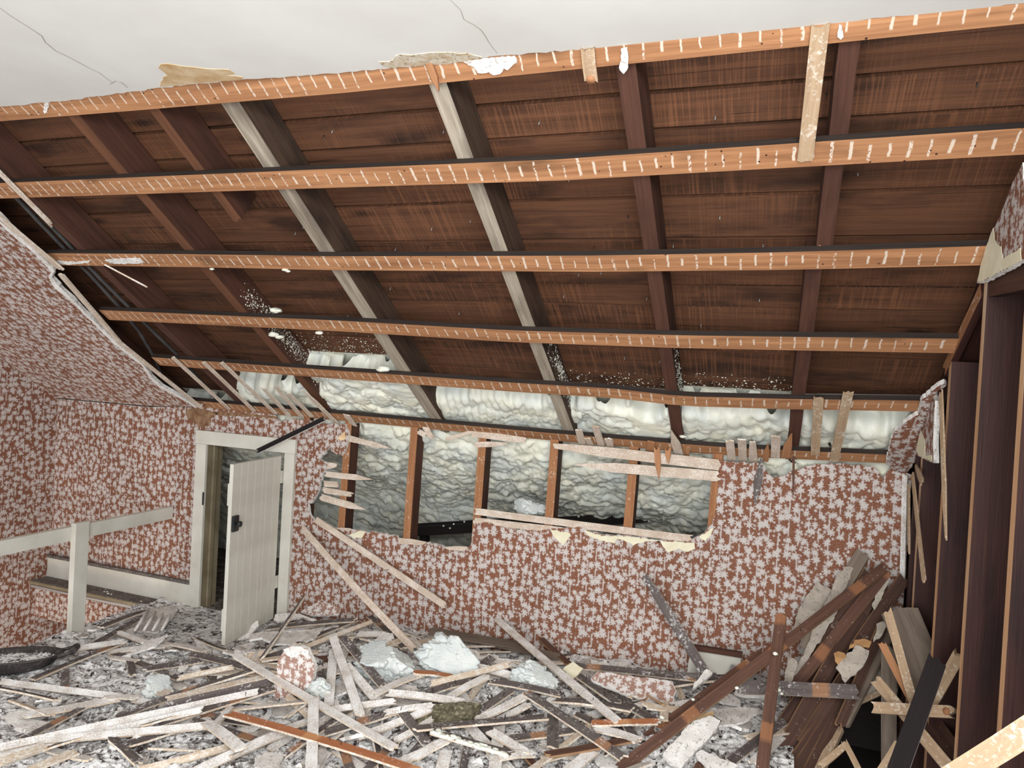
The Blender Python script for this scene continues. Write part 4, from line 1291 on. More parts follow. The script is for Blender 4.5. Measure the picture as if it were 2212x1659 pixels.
# ---- laths lying on the rubble: kind, crop, ends, lifts of both ends above the heap, width, roll, label
GF = 'loose laths on the rubble'
FL = [
    # left, landing side
    ('D', 'A', 200, 1095, 785, 858, .03, .03, .042, 0, 'dark lath with one orange patch, lying in front of the black tub'),
    ('D', 'A', 712, 920, 1148, 1088, .03, .035, .038, 0, 'dark lath pointing down right between tub and foam chunk'),
    ('D', 'A', 592, 872, 958, 662, .035, .03, .034, 25, 'dark lath with pale edge beside the ridged plaster slab'),
    ('W', 'A', 758, 790, 1000, 872, .03, .03, .030, 0, 'short white lath under the ridged plaster slab'),
    ('W', 'A', 0, 1105, 765, 1202, .03, .03, .030, 40, 'long rounded pale lath running in from the left photo edge'),
    ('D', 'A', 1225, 930, 1615, 1030, .04, .05, .034, 20, 'dark lath with tan edge in front of the open door'),
    ('D', 'A', 745, 1335, 1300, 1140, .03, .05, .036, 15, 'dark lath with orange end lying under the pale bundle'),
    ('D', 'A', 1180, 1170, 1625, 1032, .05, .06, .040, 0, 'sooty lath at the top of the pale bundle'),
    ('E', 'A', 1080, 1215, 1700, 1075, .055, .06, .040, 0, 'cleanest whitish lath on the bundle left of the papered chunk'),
    ('D', 'A', 1060, 1260, 1740, 1105, .05, .05, .032, 45, 'narrow sooty lath within the pale bundle'),
    ('W', 'A', -30, 1535, 1650, 1172, .05, .07, .032, 30, 'very long pale lath sweeping up from the lower left corner'),
    ('W', 'A', -30, 1580, 1290, 1290, .04, .06, .030, 30, 'second long pale lath sweeping up below the very long one'),
    ('W', 'A', 200, 1490, 1330, 1388, .05, .06, .034, 20, 'pale lath at lower left, meeting a short wide lath end'),
    ('D', 'A', 935, 1405, 1745, 1150, .03, .04, .046, 0, 'wide dark lath with a broad orange patch under the bundle'),
    ('D', 'A', 750, 1530, 1120, 1415, .03, .03, .042, 0, 'dark lath with an orange sawn end at lower left'),
    ('W', 'A', 1320, 1368, 1545, 1535, .06, .05, .048, 0, 'short wide white lath angled down right at lower left'),
    ('W', 'A', 1240, 1690, 1840, 1425, .05, .05, .040, 20, 'long pale lath running into the bottom edge left of centre'),
    ('W', 'A', 1640, 1490, 2010, 1345, .05, .05, .036, 0, 'pale lath continuing behind the upright white lath'),
    ('E', 'A', 880, 1680, 1475, 1525, .04, .04, .032, 30, 'tan lath near the bottom edge, left of the orange lath'),
    ('E', 'A', -20, 1630, 310, 1520, .04, .04, .036, 20, 'pale lath at the very lower left corner'),
    ('E', 'A', 160, 1690, 485, 1560, .03, .03, .040, 0, 'tan lath end at the bottom left of the frame'),
    ('E', 'A', 1145, 1085, 1490, 1015, .045, .05, .026, 30, 'tan splinter lath above the bundle near the foam chunk'),
    ('E', 'Z', 0, 955, 240, 880, .02, .01, .020, 30, 'thin tan lath on the stairwell edge behind the tub'),
    ('D', 'Z', 960, 690, 1390, 530, .02, .02, .050, 0, 'dusty dark board lying by the landing edge'),
    ('D', 'A', 830, 970, 850, 1065, .02, .02, .034, 0, 'stubby brown lath piece behind the foam chunk'),
    ('D', 'A', 420, 1040, 415, 1150, .02, .02, .036, 0, 'stubby lath piece under the dark orange patched lath'),
    ('W', 'A', 1480, 1270, 1385, 1375, .05, .04, .034, 0, 'short white lath under the orange lath start'),
    # in front of the door, middle
    ('D', 'B', 640, 570, 1320, 505, .03, .05, .040, 0, 'reddish lath lying at the foot of the door'),
    ('D', 'B', 880, 690, 1335, 505, .05, .05, .042, 0, 'dark lath over the heap right of the door'),
    ('E', 'B', 925, 720, 1465, 515, .06, .06, .024, 30, 'thin pale lath beside the dark one right of the door'),
    ('D', 'B', 1440, 478, 1705, 722, .05, .04, .040, 0, 'dark lath with a splintered orange end below the leaning lath'),
    ('W', 'B', 1100, 1010, 690, 905, .05, .06, .030, 30, 'dark edged lath crossing in front of the papered chunk'),
    ('W', 'B', 1160, 740, 1120, 1180, .05, .05, .044, 0, 'white lath standing left in the fan of three'),
    ('W', 'B', 1255, 850, 1490, 1125, .06, .05, .042, 0, 'short white lath right in the fan of three'),
    ('W', 'B', 1150, 630, 1368, 1248, .08, .05, .042, 0, 'longest white lath in the fan of three'),
    ('D', 'B', 1228, 638, 1545, 1018, .09, .07, .042, 0, 'dark lath lying against the left foam lump'),
    ('W', 'B', 1475, 1085, 1862, 920, .06, .06, .042, 0, 'white lath below the left foam lump, rising right'),
    ('W', 'B', 1080, 1215, 1640, 1140, .05, .05, .030, 30, 'pale lath lying behind the foot of the fan'),
    ('W', 'B', 1560, 1230, 1950, 1170, .06, .06, .030, 20, 'tan splintered lath over the olive batt'),
    ('W', 'B', 1580, 1070, 2170, 1145, .06, .06, .034, 25, 'long dusty lath running right above the olive batt'),
    ('W', 'B', 1000, 1330, 1140, 1240, .04, .04, .034, 0, 'pale lath behind the long crossing lath'),
    ('D', 'B', 1075, 1390, 1645, 1215, .05, .05, .042, 0, 'sooty lath with orange end, centre bottom'),
    ('D', 'B', 1670, 1195, 1895, 1480, .06, .04, .042, 0, 'sooty lath sloping down over the olive batt'),
    ('W', 'B', 1330, 1425, 1910, 1205, .06, .06, .034, 15, 'pale lath under the olive batt, rising right'),
    ('W', 'B', 1670, 1615, 2060, 1435, .06, .06, .044, 0, 'white lath near the bottom right of the orange lath'),
    ('W', 'B', 400, 785, 1630, 1500, .08, .075, .042, 0, 'long grey white lath crossing the whole middle downward right'),
    ('W', 'B', 1005, 1120, 985, 1720, .09, .07, .046, 0, 'upright white lath running to the bottom edge under the orange lath'),
    ('O', 'B', 335, 1240, 1830, 1690, .085, .085, .044, 0, 'bright orange unplastered lath across the bottom foreground'),
    ('W', 'B', 1985, 1720, 2040, 1535, .05, .05, .050, 0, 'stubby white lath at the bottom edge, right of the orange lath'),
    # centre
    ('R', 'C', 975, 655, 1185, 845, .06, .05, .034, 0, 'dark red lath poking up against the wallpaper'),
    ('G', 'C', 470, 650, 1100, 790, .05, .05, .060, 0, 'grey dusty board along the foot of the wallpaper'),
    ('G', 'C', 100, 590, 800, 700, .05, .05, .080, 0, 'wide dusty papered strip at the wall foot behind the foam'),
    ('D', 'C', 1225, 860, 2200, 962, .06, .06, .036, 15, 'long dark lath lying level towards the right, orange tip at left'),
    ('O', 'C', -10, 915, 270, 945, .06, .05, .036, 0, 'brown lath in front of the large foam lump'),
    ('E', 'C', 100, 1005, 730, 850, .06, .07, .030, 30, 'splintery tan lath arched right of the foam lumps'),
    ('D', 'C', 60, 1085, 425, 975, .05, .05, .044, 0, 'grey dusty lath under the splintery tan one'),
    ('W', 'C', 245, 1110, 555, 945, .07, .07, .042, 0, 'pale lath forking with the splintery tan one'),
    ('D', 'C', 578, 980, 1115, 1085, .06, .06, .036, 15, 'dark lath with white edge below the wall, pointing right'),
    ('D', 'C', 450, 1245, 745, 1045, .05, .05, .042, 0, 'dark lath behind the pair of white diagonal laths'),
    ('W', 'C', 470, 1285, 880, 1080, .06, .06, .042, 0, 'first of the pair of white diagonal laths at centre'),
    ('W', 'C', 610, 1300, 880, 1160, .05, .05, .040, 0, 'second of the pair of white diagonal laths at centre'),
    ('D', 'C', -10, 1352, 1010, 1262, .07, .07, .042, 0, 'long grey lath lying level across the centre foreground'),
    ('D', 'C', 1085, 1130, 1690, 1205, .05, .05, .048, 0, 'wide grey lath lying level under the long white one'),
    ('W', 'C', 580, 1375, 855, 1540, .07, .06, .042, 0, 'short white lath pointing down right in the centre foreground'),
    ('W', 'C', 645, 1340, 610, 1700, .055, .05, .052, 0, 'wide white lath running to the bottom edge at centre'),
    ('D', 'C', 1062, 1255, 1062, 1500, .05, .05, .050, 0, 'brown flaked lath standing up and down at centre right'),
    ('R', 'C', 1025, 1555, 1660, 1440, .055, .055, .040, 0, 'rusty red lath near the bottom, right of centre'),
    ('W', 'C', 655, 1575, 905, 1550, .06, .06, .034, 15, 'white lath end beside the rusty red lath'),
    ('D', 'C', 735, 1430, 1220, 1370, .05, .05, .040, 0, 'dusty lath with a chewed orange end'),
    ('W', 'C', 1405, 1350, 1730, 1445, .06, .06, .046, 0, 'white lath splintered orange at its left end'),
    ('O', 'C', 1365, 1312, 1880, 1300, .07, .06, .036, 0, 'orange lath pointing right towards the crossing planks'),
    ('D', 'C', 130, 1375, 745, 1555, .08, .06, .042, 0, 'grey lath crusted with white foam along its edge'),
    ('W', 'C', -20, 1590, 260, 1420, .06, .06, .042, 0, 'white lath left of the foam crusted one'),
    ('W', 'C', 185, 1720, 235, 1525, .05, .05, .050, 0, 'stubby white lath on the bottom edge below the foam crusted one'),
    ('D', 'C', 1255, 935, 1570, 1155, .05, .05, .048, 0, 'dusty wide lath parallel to the long white diagonal'),
    ('D', 'C', 1575, 1115, 1860, 1290, .05, .05, .046, 0, 'purple grey lath leading down to the crossing planks'),
    ('D', 'C', 1240, 1235, 1440, 1345, .05, .05, .044, 0, 'dusty lath under the lower end of the long white diagonal'),
    ('D', 'C', 1560, 1215, 1720, 1460, .045, .045, .044, 0, 'steep dusty lath left of the crossing planks'),
    ('W', 'C', 1170, 1700, 1385, 1520, .055, .055, .050, 0, 'wide white lath on the bottom edge right of the rusty one'),
    ('D', 'C', 860, 1075, 1610, 1580, .085, .07, .044, 0, 'long dark lath with orange patch, diagonal at centre right'),
    ('W', 'C', 632, 500, 1568, 1295, .10, .085, .042, 0, 'long white diagonal lath leaning up over the wallpaper'),
    ('D', 'D', 900, 1620, 1290, 1330, .05, .05, .040, 0, 'brown lath at the foot of the upright red lath'),
]
bpy.context.view_layer.update()
for (k, c, x1, y1, x2, y2, l1, l2, w, ro, lab) in FL:
    q0, q1 = px(c, x1, y1), px(c, x2, y2)
    a, b = on_pile(q0[0], q0[1], l1), on_pile(q1[0], q1[1], l2)
    nl = 2 if k in 'DO' and w >= 0.042 else 0
    lath(k, a, b, lab, (rnd.uniform(-.12, .12), rnd.uniform(-.25, .0), 1), w * 0.92, 0.009, roll=ro, bend=rnd.uniform(-0.004, 0.008), group=GF, nails=nl)

q0, q1 = px('B', 600, 800), px('B', 945, 300)
lath('D', on_pile(q0[0], q0[1], 0.03), on_y(q1[0], q1[1], 3.42), 'dark pointed lath standing tilted in front of the door foot', (-0.3, -1, 0.5), 0.042, 0.010, group=GF, taper=(1, 0.4))

# ---- the tangle leaning in the right hand corner: ends given by depth (Y)
GP = 'planks leaning in the right corner'
RP = [
    ('G', 'N', 985, 55, 560, 760, 3.56, 3.42, .066, 0, 'topmost dark board leaning against the wallpaper in the corner'),
    ('P', 'N', 1030, 200, 640, 860, 3.53, 3.40, .06, -28, 'dark board behind the plaster sheets in the corner pile'),
    ('P', 'N', 1130, 290, 430, 1130, 3.52, 3.34, .056, -28, 'wide dark plank in the middle of the corner pile'),
    ('P', 'N', 1000, 430, 300, 1680, 3.50, 3.05, .066, -28, 'widest brown plank running down the corner pile'),
    ('P', 'N', 1290, 240, 930, 760, 3.54, 3.36, .055, -28, 'dark board with a pale edge nearest the stud wall corner'),
    ('P', 'N', 1100, 560, 520, 1480, 3.46, 3.12, .045, -28, 'dark lath under the crumpled paper in the corner pile'),
    ('G', 'N', 1240, 560, 840, 1330, 3.45, 3.14, .050, 20, 'grey lath pair end hanging above the dark cavity, right one'),
    ('P', 'N', 1130, 590, 810, 1340, 3.42, 3.12, .040, -28, 'lath above the dark cavity with a pale sawn end, left one'),
    ('P', 'N', 900, 1000, 380, 1720, 3.34, 3.0, .045, -28, 'brown plank parallel to the widest one at lower right'),
    ('P', 'N', 830, 1130, 450, 1720, 3.28, 3.0, .045, -28, 'plank with a pale edge at lower right, third from the cavity'),
    ('P', 'N', 800, 1240, 560, 1720, 3.24, 3.0, .045, -28, 'plank with a pale edge at lower right, second from the cavity'),
    ('T', 'N', 810, 1360, 650, 1700, 3.2, 3.0, .040, 20, 'pale lath at lower right bordering the dark cavity'),
    ('R', 'N', 1155, 200, 470, 1060, 3.50, 3.30, .052, 0, 'brown lath with pale lower edge and orange patch in the corner'),
    ('P', 'N', 520, 1120, 130, 1700, 3.3, 3.02, .048, -28, 'brown plank passing under the dark level lath'),
    ('R', 'D', 1140, 850, -10, 1690, 3.34, 2.75, .046, 0, 'upper of the two long dark red planks with orange patches crossing the foreground'),
    ('R', 'E', 660, 222, -1270, 1690, 3.50, 2.70, .046, 0, 'lower and longest dark red plank with orange patches crossing to the bottom'),
    ('R', 'D', 1262, 585, 1125, 1700, 3.22, 2.85, .048, 0, 'upright dark red lath with orange bands standing in front of the planks'),
    ('D', 'D', 925, 1080, 1810, 1125, 3.20, 3.16, .060, 0, 'level dark lath with orange patch and end, across the planks'),
    ('D', 'D', 308, 312, 742, 1010, 3.53, 3.38, .050, 0, 'dark pointed lath leaning on the wallpaper near the baseboard'),
    ('D', 'D', 30, 970, 700, 1020, 3.40, 3.36, .034, 0, 'dark lath lying level below the leaning pointed one'),
    ('T', 'E', 680, 525, 868, 1195, 3.05, 2.92, .034, 0, 'light tan lath standing in the cavity at right'),
    ('S', 'E', 640, 765, 865, 1200, 3.08, 2.94, .030, 0, 'split reddish splinter lath beside the light tan one'),
    ('T', 'E', 598, 1030, 1150, 1690, 2.98, 2.62, .044, 0, 'tan lath crossing down right through the cavity'),
    ('T', 'E', 575, 1228, 1152, 1258, 2.86, 2.70, .042, 0, 'level tan lath with a knot end at the cavity'),
    ('T', 'E', 1195, 850, 990, 1210, 2.70, 2.82, .040, 0, 'short tan lath rising right to the studs'),
    ('K', 'E', 1040, 880, 740, 1720, 2.64, 2.42, .060, 0, 'wide black lath slanting over the cavity at right'),
    ('G', 'E', 692, 780, 692, 1700, 3.20, 3.10, .060, 0, 'upright grey brown board at the back of the cavity'),
    ('G', 'E', 770, 540, 1000, 1130, 3.22, 3.02, .150, 0, 'broad weathered grey slab leaning in the corner'),
    ('P', 'E', 960, 1300, 1240, 1720, 2.95, 2.62, .090, 0, 'dark beam under the black slanting lath at lower right'),
    ('P', 'E', 1090, 1330, 1260, 1720, 3.0, 2.7, .060, 0, 'dark batten beside the beam at lower right'),
    ('T', 'E', 385, 1490, 200, 1650, 3.0, 2.9, .026, 0, 'thin pale lath at the bottom of the cavity, leaning left'),
    ('T', 'E', 378, 1480, 480, 1680, 3.0, 2.9, .024, 0, 'thin pale lath at the bottom of the cavity, leaning right'),
    ('T', 'E', 640, 1690, 780, 1470, 2.7, 2.75, .036, 0, 'pale lath emerging below the black slanting one'),
    ('T', 'N', 910, 1190, 1250, 1035, 3.34, 3.30, .022, 0, 'thin pale stick in the dark behind the level tan lath'),
]
for (k, c, x1, y1, x2, y2, Y1, Y2, w, ro, lab) in RP:
    q0, q1 = px(c, x1, y1), px(c, x2, y2)
    a, b = on_y(q0[0], q0[1], Y1), on_y(q1[0], q1[1], Y2)
    tp_ = (0.6, 1) if 'pointed' in lab and 'leaning' in lab and k == 'D' and Y1 > 3.5 else (1, 1)
    lath(k, a, b, lab, (-0.25, -1, 0.55), w * 0.9, 0.016, roll=ro, group=GP, nails=1 if k == 'R' and w < 0.05 else 0, taper=tp_)
lath('T', on_y(2270, 1547, 1.56), on_y(1500, 2032, 1.93), 'thick pale lath closest to the camera at the lower right', (-0.4, -1, 0.3), 0.044, 0.012, group=GP)

# round knots and a foam crust that show on three of the laths
def by_label(k):
    return next(o for o in COL.objects if k in str(o.get('label', '')))


for key, at, rr_ in (('stub with a round knot', 0.40, 0.012), ('level tan lath with a knot end', 0.42, 0.012)):
    o = by_label(key)
    xs = [v.co.x for v in o.data.vertices]
    zs = max(v.co.z for v in o.data.vertices)
    c_ = parent_world(o) @ Vector((at * (max(xs) - min(xs)), 0, zs))
    n_ = (parent_world(o).to_3x3() @ Vector((0, 0, 1))).normalized()
    tube('knot', [c_ - n_ * 0.002, c_ + n_ * 0.002], rr_, M_SPL, o, 14)
o = by_label('crusted with white foam')
xs = [v.co.x for v in o.data.vertices]
rr_ = random.Random(5)
V, F = [], []
mw_ = parent_world(o)
for q in range(120):
    bm = bmesh.new()
    bmesh.ops.create_icosphere(bm, subdivisions=2, radius=rr_.uniform(0.003, 0.011))
    c_ = Vector((min(xs) + (max(xs) - min(xs)) * (0.02 + 0.9 * rr_.random()), -0.020 + abs(rr_.gauss(0, .009)), 0.002 + rr_.uniform(0, .004)))
    b0 = len(V)
    bm.verts.ensure_lookup_table()
    sx_, sz_ = rr_.uniform(1, 2.2), rr_.uniform(0.5, 0.9)
    V += [mw_ @ (Vector((v.co.x * sx_, v.co.y, v.co.z * sz_)) * rr_.uniform(0.8, 1.2) + c_) for v in bm.verts]
    F += [[b0 + v.index for v in f.verts] for f in bm.faces]
    bm.free()
mesh_obj('foam_crust', V, F, M_FOAM, parent=o, smooth=True)['label'] = 'white foam crust along the edge'

# ================================================================== OTHER THINGS ON THE FLOOR
# rubble bed
nx, ny = RNX, RNY
Xg, Yg, Hg = RXG, RYG, RHG
V = np.stack([Xg, Yg, Hg], -1).reshape(-1, 3).tolist()
ii, jj = np.meshgrid(np.arange(nx - 1), np.arange(ny - 1), indexing='ij')
a_ = (ii * ny + jj).ravel()
F = np.stack([a_, a_ + ny, a_ + ny + 1, a_ + 1], 1).tolist()
o = mesh_obj('rubble_bed', V, F, M_RUB)
tag(o, 'bed of crumbled plaster and dust covering the floor', 'rubble', None, 'stuff')


def chunk(name, c, size, thick, nrm, mats, label, cat, group, seed, elong=1.0, lift=None, ang=None, sides=9):
    rr = random.Random(seed)
    n = Vector(nrm).normalized()
    u = n.orthogonal().normalized()
    u = Matrix.Rotation(ang if ang is not None else rr.uniform(0, 6.28), 3, n) @ u
    v = n.cross(u)
    poly = []
    for i in range(sides):
        a_ = 2 * math.pi * (i + rr.uniform(-.3, .3)) / sides
        q = size * rr.uniform(0.6, 1.1)
        poly.append((math.cos(a_) * q * elong, math.sin(a_) * q))
    poly = jag(poly, size * 0.06, max(0.008, size * 0.22), rr, True)
    bow = rr.uniform(-0.8, 0.8) * size * 0.4
    o = slab(name, poly, np.array(c) + np.array(n) * thick, np.array(u), np.array(v), thick, mats, lift=lambda a_, b_: bow * (a_ / (size * elong)) ** 2)
    return tag(o, label, cat, group)


# papered plaster chunk, standing up on the heap
a, b = on_pile(640, 1400, 0.10), on_pile(640, 1505, 0.03)
poly = [(617, 1400), (628, 1396), (648, 1395), (664, 1402), (672, 1420), (680, 1440), (676, 1465), (666, 1485), (640, 1500), (612, 1517), (590, 1522), (590, 1500), (597, 1465), (600, 1430)]
yc = on_pile(640, 1508, 0.02)[1] + 0.01
q = jag([(on_y(x, y, yc)[0], on_y(x, y, yc)[2]) for x, y in poly], 0.003, 0.012, r, True)
o = slab('plaster_chunk', q, (0, yc, 0), EX, EZ, 0.02, (M_RAW,) * 3)
slab('paper_face', q, (0, yc - 0.0013, 0), EX, EZ, 0.0012, (M_PAPERD, M_PAPERD, M_RAW), parent=o)
tag(o, 'large papered plaster chunk standing upright on the heap', 'plaster chunk')
q = jag([(on_y(x, y, yc)[0], on_y(x, y, yc)[2]) for x, y in [(612, 1402), (630, 1396), (650, 1396), (668, 1406), (664, 1420), (650, 1412), (636, 1420), (622, 1416)]], 0.003, 0.010, r, True)
slab('bare_plaster', q, (0, yc - 0.003, 0), EX, EZ, 0.0015, (M_RAW,) * 3, parent=o)
LANDMARK.append((on_pile(640, 1480, 0), 'the upright papered chunk'))


def sheet(pts, lift, nrm, thick, mats, label, name='plaster_slab', cat='plaster slab', group=None, depth=None, amp=0.004):
    """irregular sheet traced on its own tilted plane"""
    cx_, cy_ = sum(p[0] for p in pts) / len(pts), sum(p[1] for p in pts) / len(pts)
    c_ = on_pile(cx_, cy_, lift) if depth is None else on_y(cx_, cy_, depth)
    n = np.array(Vector(nrm).normalized())
    u = np.cross(n, EY) if abs(n[1]) < 0.9 else np.cross(EZ, n)
    u = u / np.linalg.norm(u)
    v = np.cross(n, u)
    q_ = []
    for x, y in pts:
        d = ray(x, y)
        p = CAM + d * ((n @ (c_ - CAM)) / (n @ d))
        q_.append((u @ (p - c_), v @ (p - c_)))
    q_ = jag(q_, amp, 0.014, r, True)
    if mats[0] is M_PAPER:
        o = slab(name, q_, c_, u, v, thick, (M_RAW,) * 3)
        slab('paper_face', [(a_ * 0.985, b_ * 0.985) for a_, b_ in q_], c_ + n * 0.0015, u, v, 0.0014, (M_PAPERD, M_PAPERD, M_RAW), parent=o)
    else:
        o = slab(name, q_, c_, u, v, thick, mats)
    return tag(o, label, cat, group)


up = (0, -0.35, 1)
RW3 = (M_RAW,) * 3
GP3 = (M_GREYP, M_RAW, M_RAW)
# ridged slab with the lath keys showing
o = sheet([px('Z', *p) for p in [(1225, 720), (1330, 560), (1430, 515), (1560, 490), (1700, 490), (1640, 590), (1560, 670), (1500, 730), (1340, 720)]], 0.035, (0, -0.25, 1), 0.010, GP3, 'ridged plaster slab with lath grooves near the landing')
for k_ in range(4):
    a, b = px('Z', 1290 + k_ * 85, 715), px('Z', 1430 + k_ * 80, 510)
    pa, pb = on_pile(a[0], a[1], 0.045), on_pile(b[0], b[1], 0.045)
    tube('plaster_key', [pa, (np.array(pa) + pb) / 2 + EZ * 0.003, pb], [0.007, 0.010, 0.006], M_RAW, o, 6)
LANDMARK.append((on_pile(345, 1340, 0), 'the ridged plaster slab'))
sheet([px('C', *p) for p in [(1360, 960), (1410, 905), (1600, 930), (2000, 985), (2030, 1060), (2000, 1150), (1850, 1130), (1640, 1090), (1500, 1030), (1400, 990)]], 0.07, (0, -0.5, 1), 0.014, (M_PAPER, M_RAW, M_RAW), 'papered plaster slab lying face up below the level dark lath')
sheet([px('C', *p) for p in [(1140, 890), (1220, 830), (1300, 880), (1260, 930), (1220, 960)]], 0.08, (0, -0.6, 1), 0.006, (M_CREAMP,) * 3, 'cream paper scrap beside the long white diagonal lath', name='paper_scrap', cat='paper scrap')
sheet([px('B', *p) for p in [(960, 400), (1080, 350), (1210, 350), (1225, 390), (1190, 470), (1000, 470), (900, 440)]], 0.05, (0.1, -0.9, 1), 0.012, (M_PAPER, M_RAW, M_RAW), 'papered plaster slab leaning at the wall right of the door')
sheet([px('B', *p) for p in [(700, 460), (770, 450), (900, 455), (1080, 520), (1130, 510), (1060, 560), (920, 480), (720, 520), (690, 500)]], 0.06, (0, -0.6, 1), 0.012, RW3, 'curved white plaster strip at the right foot of the door')
sheet([px('B', *p) for p in [(400, 680), (480, 560), (570, 505), (575, 545), (500, 640), (440, 680)]], 0.03, (0.3, -0.8, 0.8), 0.012, RW3, 'white plaster shard leaning on the door foot')
sheet([px('B', *p) for p in [(500, 660), (600, 640), (700, 690), (860, 690), (1000, 650), (1070, 560), (900, 600), (620, 590), (500, 620)]], 0.05, up, 0.012, GP3, 'brown grey plaster slab on the heap right of the door')
sheet([px('D', *p) for p in [(430, 1560), (640, 1330), (760, 1290), (835, 1325), (780, 1420), (640, 1570), (560, 1659), (480, 1620)]], 0.06, (0.1, -0.5, 1), 0.018, RW3, 'thick white plaster slab with lath ridges between crossing planks')
sheet([px('D', *p) for p in [(660, 1560), (700, 1530), (860, 1600), (960, 1640), (900, 1680), (760, 1670)]], 0.05, up, 0.014, RW3, 'white plaster slab on the bottom edge right of the crossing planks')
sheet([px('D', *p) for p in [(640, 1340), (700, 1280), (780, 1255), (790, 1280), (740, 1320), (690, 1345)]], 0.075, up, 0.004, (M_TANP,) * 3, 'tan paper scrap on top of the thick white slab', name='paper_scrap', cat='paper scrap')
sheet([px('D', *p) for p in [(780, 1260), (900, 1230), (1100, 1240), (1140, 1250), (1040, 1310), (940, 1350), (820, 1360), (850, 1310)]], 0.07, up, 0.012, (M_GREYP, M_RAW, M_RAW), 'grey curved plaster slab below the slatted vent')
sheet([px('D', *p) for p in [(740, 960), (780, 990), (700, 1060), (640, 1100), (650, 1060)]], 0.12, (0, -0.6, 1), 0.012, RW3, 'white plaster shard at the end of the level dark lath')
# sheets of plaster and paper leaning in the corner
sheet([px('N', *p) for p in [(500, 470), (560, 370), (640, 265), (750, 330), (720, 420), (640, 520), (560, 640), (490, 700), (455, 620), (480, 560)]], 0, (-0.1, -1, 0.35), 0.012, (M_BUFFP, M_RAW, M_RAW), 'buff plaster sheet leaning on the wallpaper, upper left of pair', depth=3.50)
sheet([px('N', *p) for p in [(790, 210), (850, 155), (915, 160), (890, 240), (800, 420), (790, 500), (700, 650), (600, 800), (520, 940), (470, 970), (500, 880), (590, 700), (620, 570), (690, 450), (750, 330)]], 0, (-0.1, -1, 0.45), 0.010, (M_BUFFP, M_RAW, M_RAW), 'long torn plaster sheet leaning in the corner', depth=3.44)
sheet([px('N', *p) for p in [(420, 830), (470, 840), (495, 870), (460, 1000), (440, 1030), (388, 1030), (400, 950), (415, 900)]], 0, (-0.1, -1, 0.4), 0.012, (M_BUFFP, M_RAW, M_RAW), 'pale plaster piece above the level dark lath', depth=3.30)
sheet([px('N', *p) for p in [(780, 910), (930, 740), (1030, 780), (1000, 870), (930, 960), (850, 1020), (820, 960)]], 0, (-0.2, -1, 0.6), 0.010, (M_BUFFP, M_BUFFP, M_RAW), 'crumpled grey plaster flap in the corner pile', depth=3.16)
sheet([px('N', *p) for p in [(860, 790), (920, 700), (985, 690), (1050, 715), (1030, 760), (930, 750)]], 0, (-0.2, -1, 0.5), 0.002, (M_KRAFT,) * 3, 'larger brown kraft paper scrap in the corner pile', name='paper_scrap', cat='paper scrap', depth=3.22)
sheet([px('N', *p) for p in [(765, 800), (800, 785), (850, 800), (860, 830), (800, 890), (775, 860)]], 0, (-0.2, -1, 0.5), 0.002, (M_KRAFT,) * 3, 'smaller brown kraft paper scrap in the corner pile', name='paper_scrap', cat='paper scrap', depth=3.18)
sheet([px('N', *p) for p in [(1060, 900), (1130, 840), (1175, 900), (1150, 1010), (1060, 1130), (960, 1140), (1000, 1040)]], 0, (-0.1, -1, 0.4), 0.008, (M_BUFFP,) * 3, 'dim plaster sheet hanging over the cavity', depth=3.36)
sheet([px('N', *p) for p in [(1050, 440), (1100, 300), (1180, 200), (1180, 260), (1120, 400), (1070, 480)]], 0, (-0.1, -1, 0.4), 0.010, (M_BUFFP,) * 3, 'narrow plaster sliver high in the corner pile', depth=3.46)
sheet([px('N', *p) for p in [(1085, 580), (1130, 560), (1165, 580), (1110, 690), (1060, 720), (1080, 650)]], 0, (-0.1, -1, 0.4), 0.010, (M_BUFFP,) * 3, 'small grey plaster flap on the lath above the cavity', depth=3.30)

# loose baseboard with dark cap
q = [px('D', *p) for p in [(640, 815), (985, 870), (960, 1000), (600, 1000), (612, 900)]]
o = empty('baseboard_piece', on_y(1560, 1440, 3.5), 'cream baseboard piece with a dark cap, at the wall behind the planks', 'baseboard')
qq = [(on_y(x, y, 3.52)[0], on_y(x, y, 3.52)[2]) for x, y in q]
slab('board_face', qq, (0, 3.52, 0), EX, EZ, 0.016, (M_PAINT,) * 3, parent=o)
a, b = px('D', 645, 808), px('D', 990, 862)
board('cap_moulding', on_y(a[0], a[1], 3.515), on_y(b[0], b[1], 3.515), 0.022, 0.028, (0, -1, 0), (M_RAF,) * 3, parent=o, seg=3)
# slatted vent grille
c0 = on_y(*px('D', 1060, 1110), 3.42)
o = empty('floor_vent', c0, 'dull slatted metal vent grille half buried behind the planks', 'vent')
bx_ = Matrix.Translation(Vector(c0)) @ Matrix.Rotation(math.radians(-48), 4, 'X') @ Matrix.Rotation(math.radians(14), 4, 'Y')
for nm, lo, hi, mt in [('frame', (-.12, -.004, -.075), (.12, .004, -.06), M_VENT), ('frame', (-.12, -.004, .06), (.12, .004, .075), M_VENT), ('frame', (-.12, -.004, -.06), (-.105, .004, .06), M_VENT), ('frame', (.105, -.004, -.06), (.12, .004, .06), M_VENT)] + \
        [('slat', (-.10 + .034 * i, -.003, -.06), (-.078 + .034 * i, .003, .06), M_VENT) for i in range(6)] + [('back_plate', (-.11, .006, -.07), (.11, .01, .07), M_IRON)]:
    bm = bmesh.new()
    bmesh.ops.create_cube(bm, size=1.0)
    lo, hi = Vector(lo), Vector(hi)
    for v in bm.verts:
        v.co = Vector((v.co.x * (hi.x - lo.x), v.co.y * (hi.y - lo.y), v.co.z * (hi.z - lo.z)))
    bm_obj(nm, bm, mt, o, bx_ @ Matrix.Translation((lo + hi) / 2))
